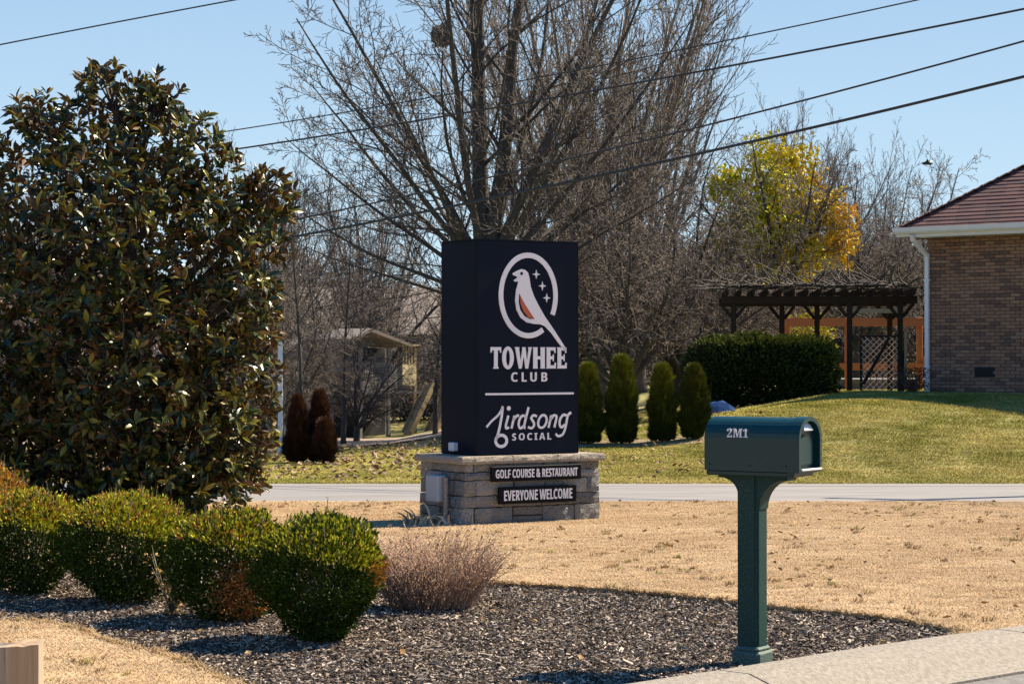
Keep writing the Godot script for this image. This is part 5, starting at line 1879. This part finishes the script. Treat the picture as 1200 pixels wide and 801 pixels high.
func build_grass():
	var xs := []
	var cs := []
	var nz := FastNoiseLite.new()
	nz.seed = 12
	nz.frequency = 0.5
	var nf := FastNoiseLite.new()
	nf.seed = 31
	nf.frequency = 2.6
	# tan lawn
	var tries := 0
	while tries < 75000:
		tries += 1
		var d := 6.0 + 17.9 * sqrt(rng.randf())
		var x := rr(-0.275, 0.275) * d
		var p := Vector2(x, d)
		if Geometry2D.is_point_in_polygon(p, street_poly) or Geometry2D.is_point_in_polygon(p, bed_poly): continue
		if d > 20.1 and d < 22.4 and absf(x) < 1.3:
			var lp := Vector2(x + 0.02, -(d - 21.27)).rotated(deg_to_rad(32))
			if absf(lp.x) < 0.8 and absf(lp.y) < 0.44: continue
		xs.append(Transform3D(Basis(Vector3.UP, rr(0, TAU)).scaled_local(Vector3(1, rr(0.6, 1.25), 1)), Vector3(x, 0, -d)))
		var k := 0.5 + 0.8 * nz.get_noise_2d(x, d * 1.2) + 0.6 * nf.get_noise_2d(x * 0.35, d * 1.6)
		cs.append(Color(0.46, 0.335, 0.205).lerp(Color(0.585, 0.455, 0.30), clampf(k, 0, 1)) * rr(0.85, 1.12))
	var gm := many("dry_grass", tuft(26, 0.030, 0.0016, 0.08, 1.5, M.dry), xs, cs, self)
	tag(gm, "short straw coloured dormant grass of the near lawn", "grass")
	# stray leaves, darker tufts and weeds in it
	xs = []; cs = []
	for i in 420:
		var d := 8.0 + 15.6 * sqrt(rng.randf())
		var p := Vector2(rr(-0.27, 0.27) * d, d)
		if Geometry2D.is_point_in_polygon(p, street_poly): continue
		if d > 20.0 and d < 22.6 and absf(p.x) < 1.5: continue
		var inbed := Geometry2D.is_point_in_polygon(p, bed_poly)
		xs.append(Transform3D(facing((Vector3.UP + rv() * 0.5), rr(0, 6)) * Basis(Vector3.RIGHT, PI / 2), Vector3(p.x, 0.0 if inbed else 0.034, -d)).scaled_local(Vector3.ONE * rr(0.5, 1.2)))
		cs.append((Color(0.20, 0.12, 0.06) if rng.randf() < 0.7 else Color(0.36, 0.25, 0.13)) * rr(0.5, 1.3))
	gm = many("stray_leaves", leaf_mesh(0.06, 0.04, M.dry), xs, cs, self)
	tag(gm, "few brown stray leaves lying on the tan lawn and mulch", "leaves")
	xs = []; cs = []
	for i in 1700:
		var d := 8.0 + 15.8 * sqrt(rng.randf())
		var p := Vector2(rr(-0.27, 0.27) * d, d)
		if nz.get_noise_2d(p.x * 2.0 + 50, p.y * 2.0) < 0.08: continue
		if Geometry2D.is_point_in_polygon(p, street_poly) or Geometry2D.is_point_in_polygon(p, bed_poly): continue
		if d > 20.0 and d < 22.6 and absf(p.x) < 1.5: continue
		xs.append(Transform3D(Basis(Vector3.UP, rr(0, TAU)).scaled_local(Vector3.ONE * rr(0.7, 1.5)), Vector3(p.x, 0, -d)))
		cs.append((Color(0.26, 0.17, 0.08) if rng.randf() < 0.75 else Color(0.30, 0.28, 0.10)) * rr(0.7, 1.2))
	for i in bed_poly.size():
		var a := bed_poly[i]
		var b := bed_poly[(i + 1) % bed_poly.size()]
		if a.y < 10.0 or (a.x > -0.9 and a.y < 12.3) or a.x < -5: continue
		for k in 7:
			var p := a.lerp(b, rng.randf()) + Vector2(rr(-0.03, 0.03), rr(-0.03, 0.03))
			xs.append(Transform3D(Basis(Vector3.UP, rr(0, TAU)).scaled_local(Vector3.ONE * rr(0.6, 1.3)), Vector3(p.x, -0.01, -p.y)))
			cs.append(Color(0.42, 0.30, 0.16) * rr(0.6, 1.2))
	gm = many("rough_tufts", tuft(16, 0.055, 0.0022, 0.03, 0.9, M.dry), xs, cs, self)
	tag(gm, "darker rougher tufts dotted through the tan lawn and along the bed", "grass")
	# green lawn across the road
	xs = []; cs = []
	for i in 70000:
		var d := 30.6 + 19.5 * rng.randf() * lerpf(rng.randf(), 1.0, 0.6)
		var x := rr(-0.27, 0.27) * d
		var a := on(x, d)
		if a.y > 0.8 and x > 9.2 and d > 41: continue
		xs.append(Transform3D(Basis(Vector3.UP, rr(0, TAU)).scaled_local(Vector3(1.2, rr(0.6, 1.3), 1.2)), a))
		var k := 0.5 + 0.9 * nz.get_noise_2d(x * 1.2, d) + 0.4 * nf.get_noise_2d(x * 0.5, d)
		var dry: float = 0.18 if x > 0 else 0.1
		cs.append(Color(0.215, 0.225, 0.034).lerp(Color(0.50, 0.43, 0.145), clampf(k, 0, 1)).lerp(Color(0.36, 0.28, 0.14), dry * clampf((36 - d) / 4.0, 0, 2)) * rr(0.8, 1.15))
	gm = many("green_grass", tuft(20, 0.05, 0.003, 0.15, 1.0, M.dry), xs, cs, self)
	tag(gm, "patchy green lawn grass across the road", "grass")
	# fallen leaves on it
	xs = []; cs = []
	for i in 3800:
		var d := 31.0 + 18.0 * rng.randf()
		var x := rr(-0.26, 0.12) * d
		if x > -1.0 and rng.randf() < 0.72: continue
		xs.append(Transform3D(facing((Vector3.UP + rv() * 0.6), rr(0, 6)) * Basis(Vector3.RIGHT, PI / 2), on(x, d) + Vector3(0, 0.055, 0)))
		cs.append((Color(0.34, 0.25, 0.18) if rng.randf() < 0.7 else Color(0.18, 0.11, 0.07)) * rr(0.6, 1.3))
	gm = many("fallen_leaves", leaf_mesh(0.11, 0.08, M.dry), xs, cs, self)
	tag(gm, "pale brown fallen leaves scattered over the far lawn", "leaves")
	# bark chips
	xs = []; cs = []
	var chip := MB.new()
	chip.box(Vector3.ZERO, Vector3(0.024, 0.004, 0.007), Basis(Vector3.UP, 0.1))
	var chip_mesh := chip.mesh(M.chip)
	tries = 0
	while tries < 230000:
		tries += 1
		var p := Vector2(rr(-4.5, 2.75), rr(9.0, 16.7))
		if not Geometry2D.is_point_in_polygon(p, bed_poly): continue
		if absf(p.x) > 0.27 * p.y: continue
		var tilt := Basis(Vector3.UP, rr(0, TAU)) * Basis(Vector3.RIGHT, rr(-0.6, 0.6)) * Basis(Vector3.BACK, rr(-0.5, 0.5))
		xs.append(Transform3D(tilt.scaled_local(Vector3.ONE * (rr(0.5, 1.2) if rng.randf() < 0.96 else rr(1.2, 2.1)) * Vector3(rr(0.6, 1.5), 1, rr(0.6, 1.6))), Vector3(p.x, -0.04 + rr(0, 0.022), -p.y)))
		var g := pow(rng.randf(), 3.1)
		cs.append(Color(0.052, 0.037, 0.028).lerp(Color(0.50, 0.42, 0.34), g) * rr(0.8, 1.2))
	gm = many("bark_mulch", chip_mesh, xs, cs, self)
	tag(gm, "dark shredded bark mulch covering the planting bed", "mulch")
	# ragged tan grass hanging over the bed edge
	print("chips ", xs.size())

# ---------------------------------------------------------------- wires and bird
func build_wires():
	var g := "overhead wires above the road"
	# three points each: (x, y, d)
	for w in [
			["wire at the top left corner above the magnolia", Vector3(-8.64, 6.90, 36.0), Vector3(-6.59, 7.20, 35.5), Vector3(-4.59, 7.48, 35.0), 0.013],
			["uppermost long wire crossing the big tree's crown", Vector3(-3.89, 5.58, 36.0), Vector3(3.35, 6.27, 31.0), Vector3(5.61, 6.56, 29.5), 0.011],
			["second wire from the top crossing the big tree", Vector3(-3.84, 5.21, 35.6), Vector3(3.30, 5.83, 30.6), Vector3(6.91, 6.32, 28.8), 0.016],
			["third wire from the top, slanting above the thicket", Vector3(-3.80, 3.85, 35.2), Vector3(3.26, 5.03, 30.2), Vector3(6.79, 5.81, 28.3), 0.014],
			["lowest and thickest wire passing closest above the sign", Vector3(-3.76, 3.55, 34.8), Vector3(3.22, 4.60, 29.8), Vector3(6.72, 5.30, 28.0), 0.021]]:
		var a: Vector3 = w[1]
		var b: Vector3 = w[2]
		var c: Vector3 = w[3]
		var t1 := (b.x - a.x) / (c.x - a.x)
		var pts := []
		var rad := []
		for i in 41:
			var t := lerpf(-0.9, 1.9, i / 40.0)
			# quadratic through the three points
			var l0 := (t - t1) * (t - 1) / (t1)
			var l1 := t * (t - 1) / (t1 * (t1 - 1))
			var l2 := t * (t - t1) / (1 - t1)
			var p := a * l0 + b * l1 + c * l2
			pts.append(Vector3(p.x, p.y, -p.z)); rad.append(w[4])
		var mb := MB.new()
		mb.tube(pts, rad, 6)
		var o := part("overhead_wire", mb.mesh(), self, M.wire)
		tag(o, "thin black " + w[0] if w[4] < 0.02 else "black " + w[0], "wire", g)
	# the roadside pole whose shadow lies across the road
	var up := thing("utility_pole", "tall brown wooden utility pole on the far verge right of the brick house's lawn", "pole", on(14.4, 31.2), -30.0)
	var pm := MB.new()
	pm.tube([Vector3(0, -0.4, 0), Vector3(0, 6, 0), Vector3(0, 12.2, 0)], [0.16, 0.14, 0.11], 12, true)
	part("shaft", pm.mesh(), up, M.bark)
	pm = MB.new()
	pm.box(Vector3(0, 11.4, 0.14), Vector3(2.4, 0.12, 0.10), Basis.IDENTITY, 0.01)
	part("crossarm", pm.mesh(), up, M.dark_wood)
	for x in [-1.0, -0.4, 0.4, 1.0]:
		pm = MB.new()
		pm.tube([Vector3(x, 11.46, 0.14), Vector3(x, 11.52, 0.14), Vector3(x, 11.58, 0.14), Vector3(x, 11.62, 0.14)], [0.03, 0.055, 0.05, 0.02], 8, true)
		part("insulator", pm.mesh(), up, M.grey_box)
	# a small bird on the wing
	var bd := thing("flying_bird", "tiny dark bird flying in the sky above the brick house", "bird", Vector3(7.79, 5.25, -40.0), -30.0)
	bd.scale = Vector3.ONE * 1.35
	var mb := MB.new()
	mb.tube([Vector3(-0.075, 0, 0), Vector3(-0.05, 0.008, 0), Vector3(0, 0.01, 0), Vector3(0.045, 0.0, 0), Vector3(0.085, -0.008, 0)], [0.004, 0.018, 0.026, 0.018, 0.004], 8)
	part("body", mb.mesh(), bd, M.wire)
	for sg in [-1, 1]:
		mb = MB.new()
		var a := Vector3(-0.03, 0.012, sg * 0.01)
		var b := Vector3(0.03, 0.012, sg * 0.01)
		var e := Vector3(0.02, 0.055, sg * 0.07)
		var f := Vector3(0.05, 0.06, sg * 0.13)
		mb.tri(a, b, e); mb.tri(b, f, e)
		mb.tri(a - Vector3(0, 0.004, 0), e - Vector3(0, 0.004, 0), b - Vector3(0, 0.004, 0)); mb.tri(b - Vector3(0, 0.004, 0), e - Vector3(0, 0.004, 0), f - Vector3(0, 0.002, 0))
		part("wing", mb.mesh(), bd, M.wire)
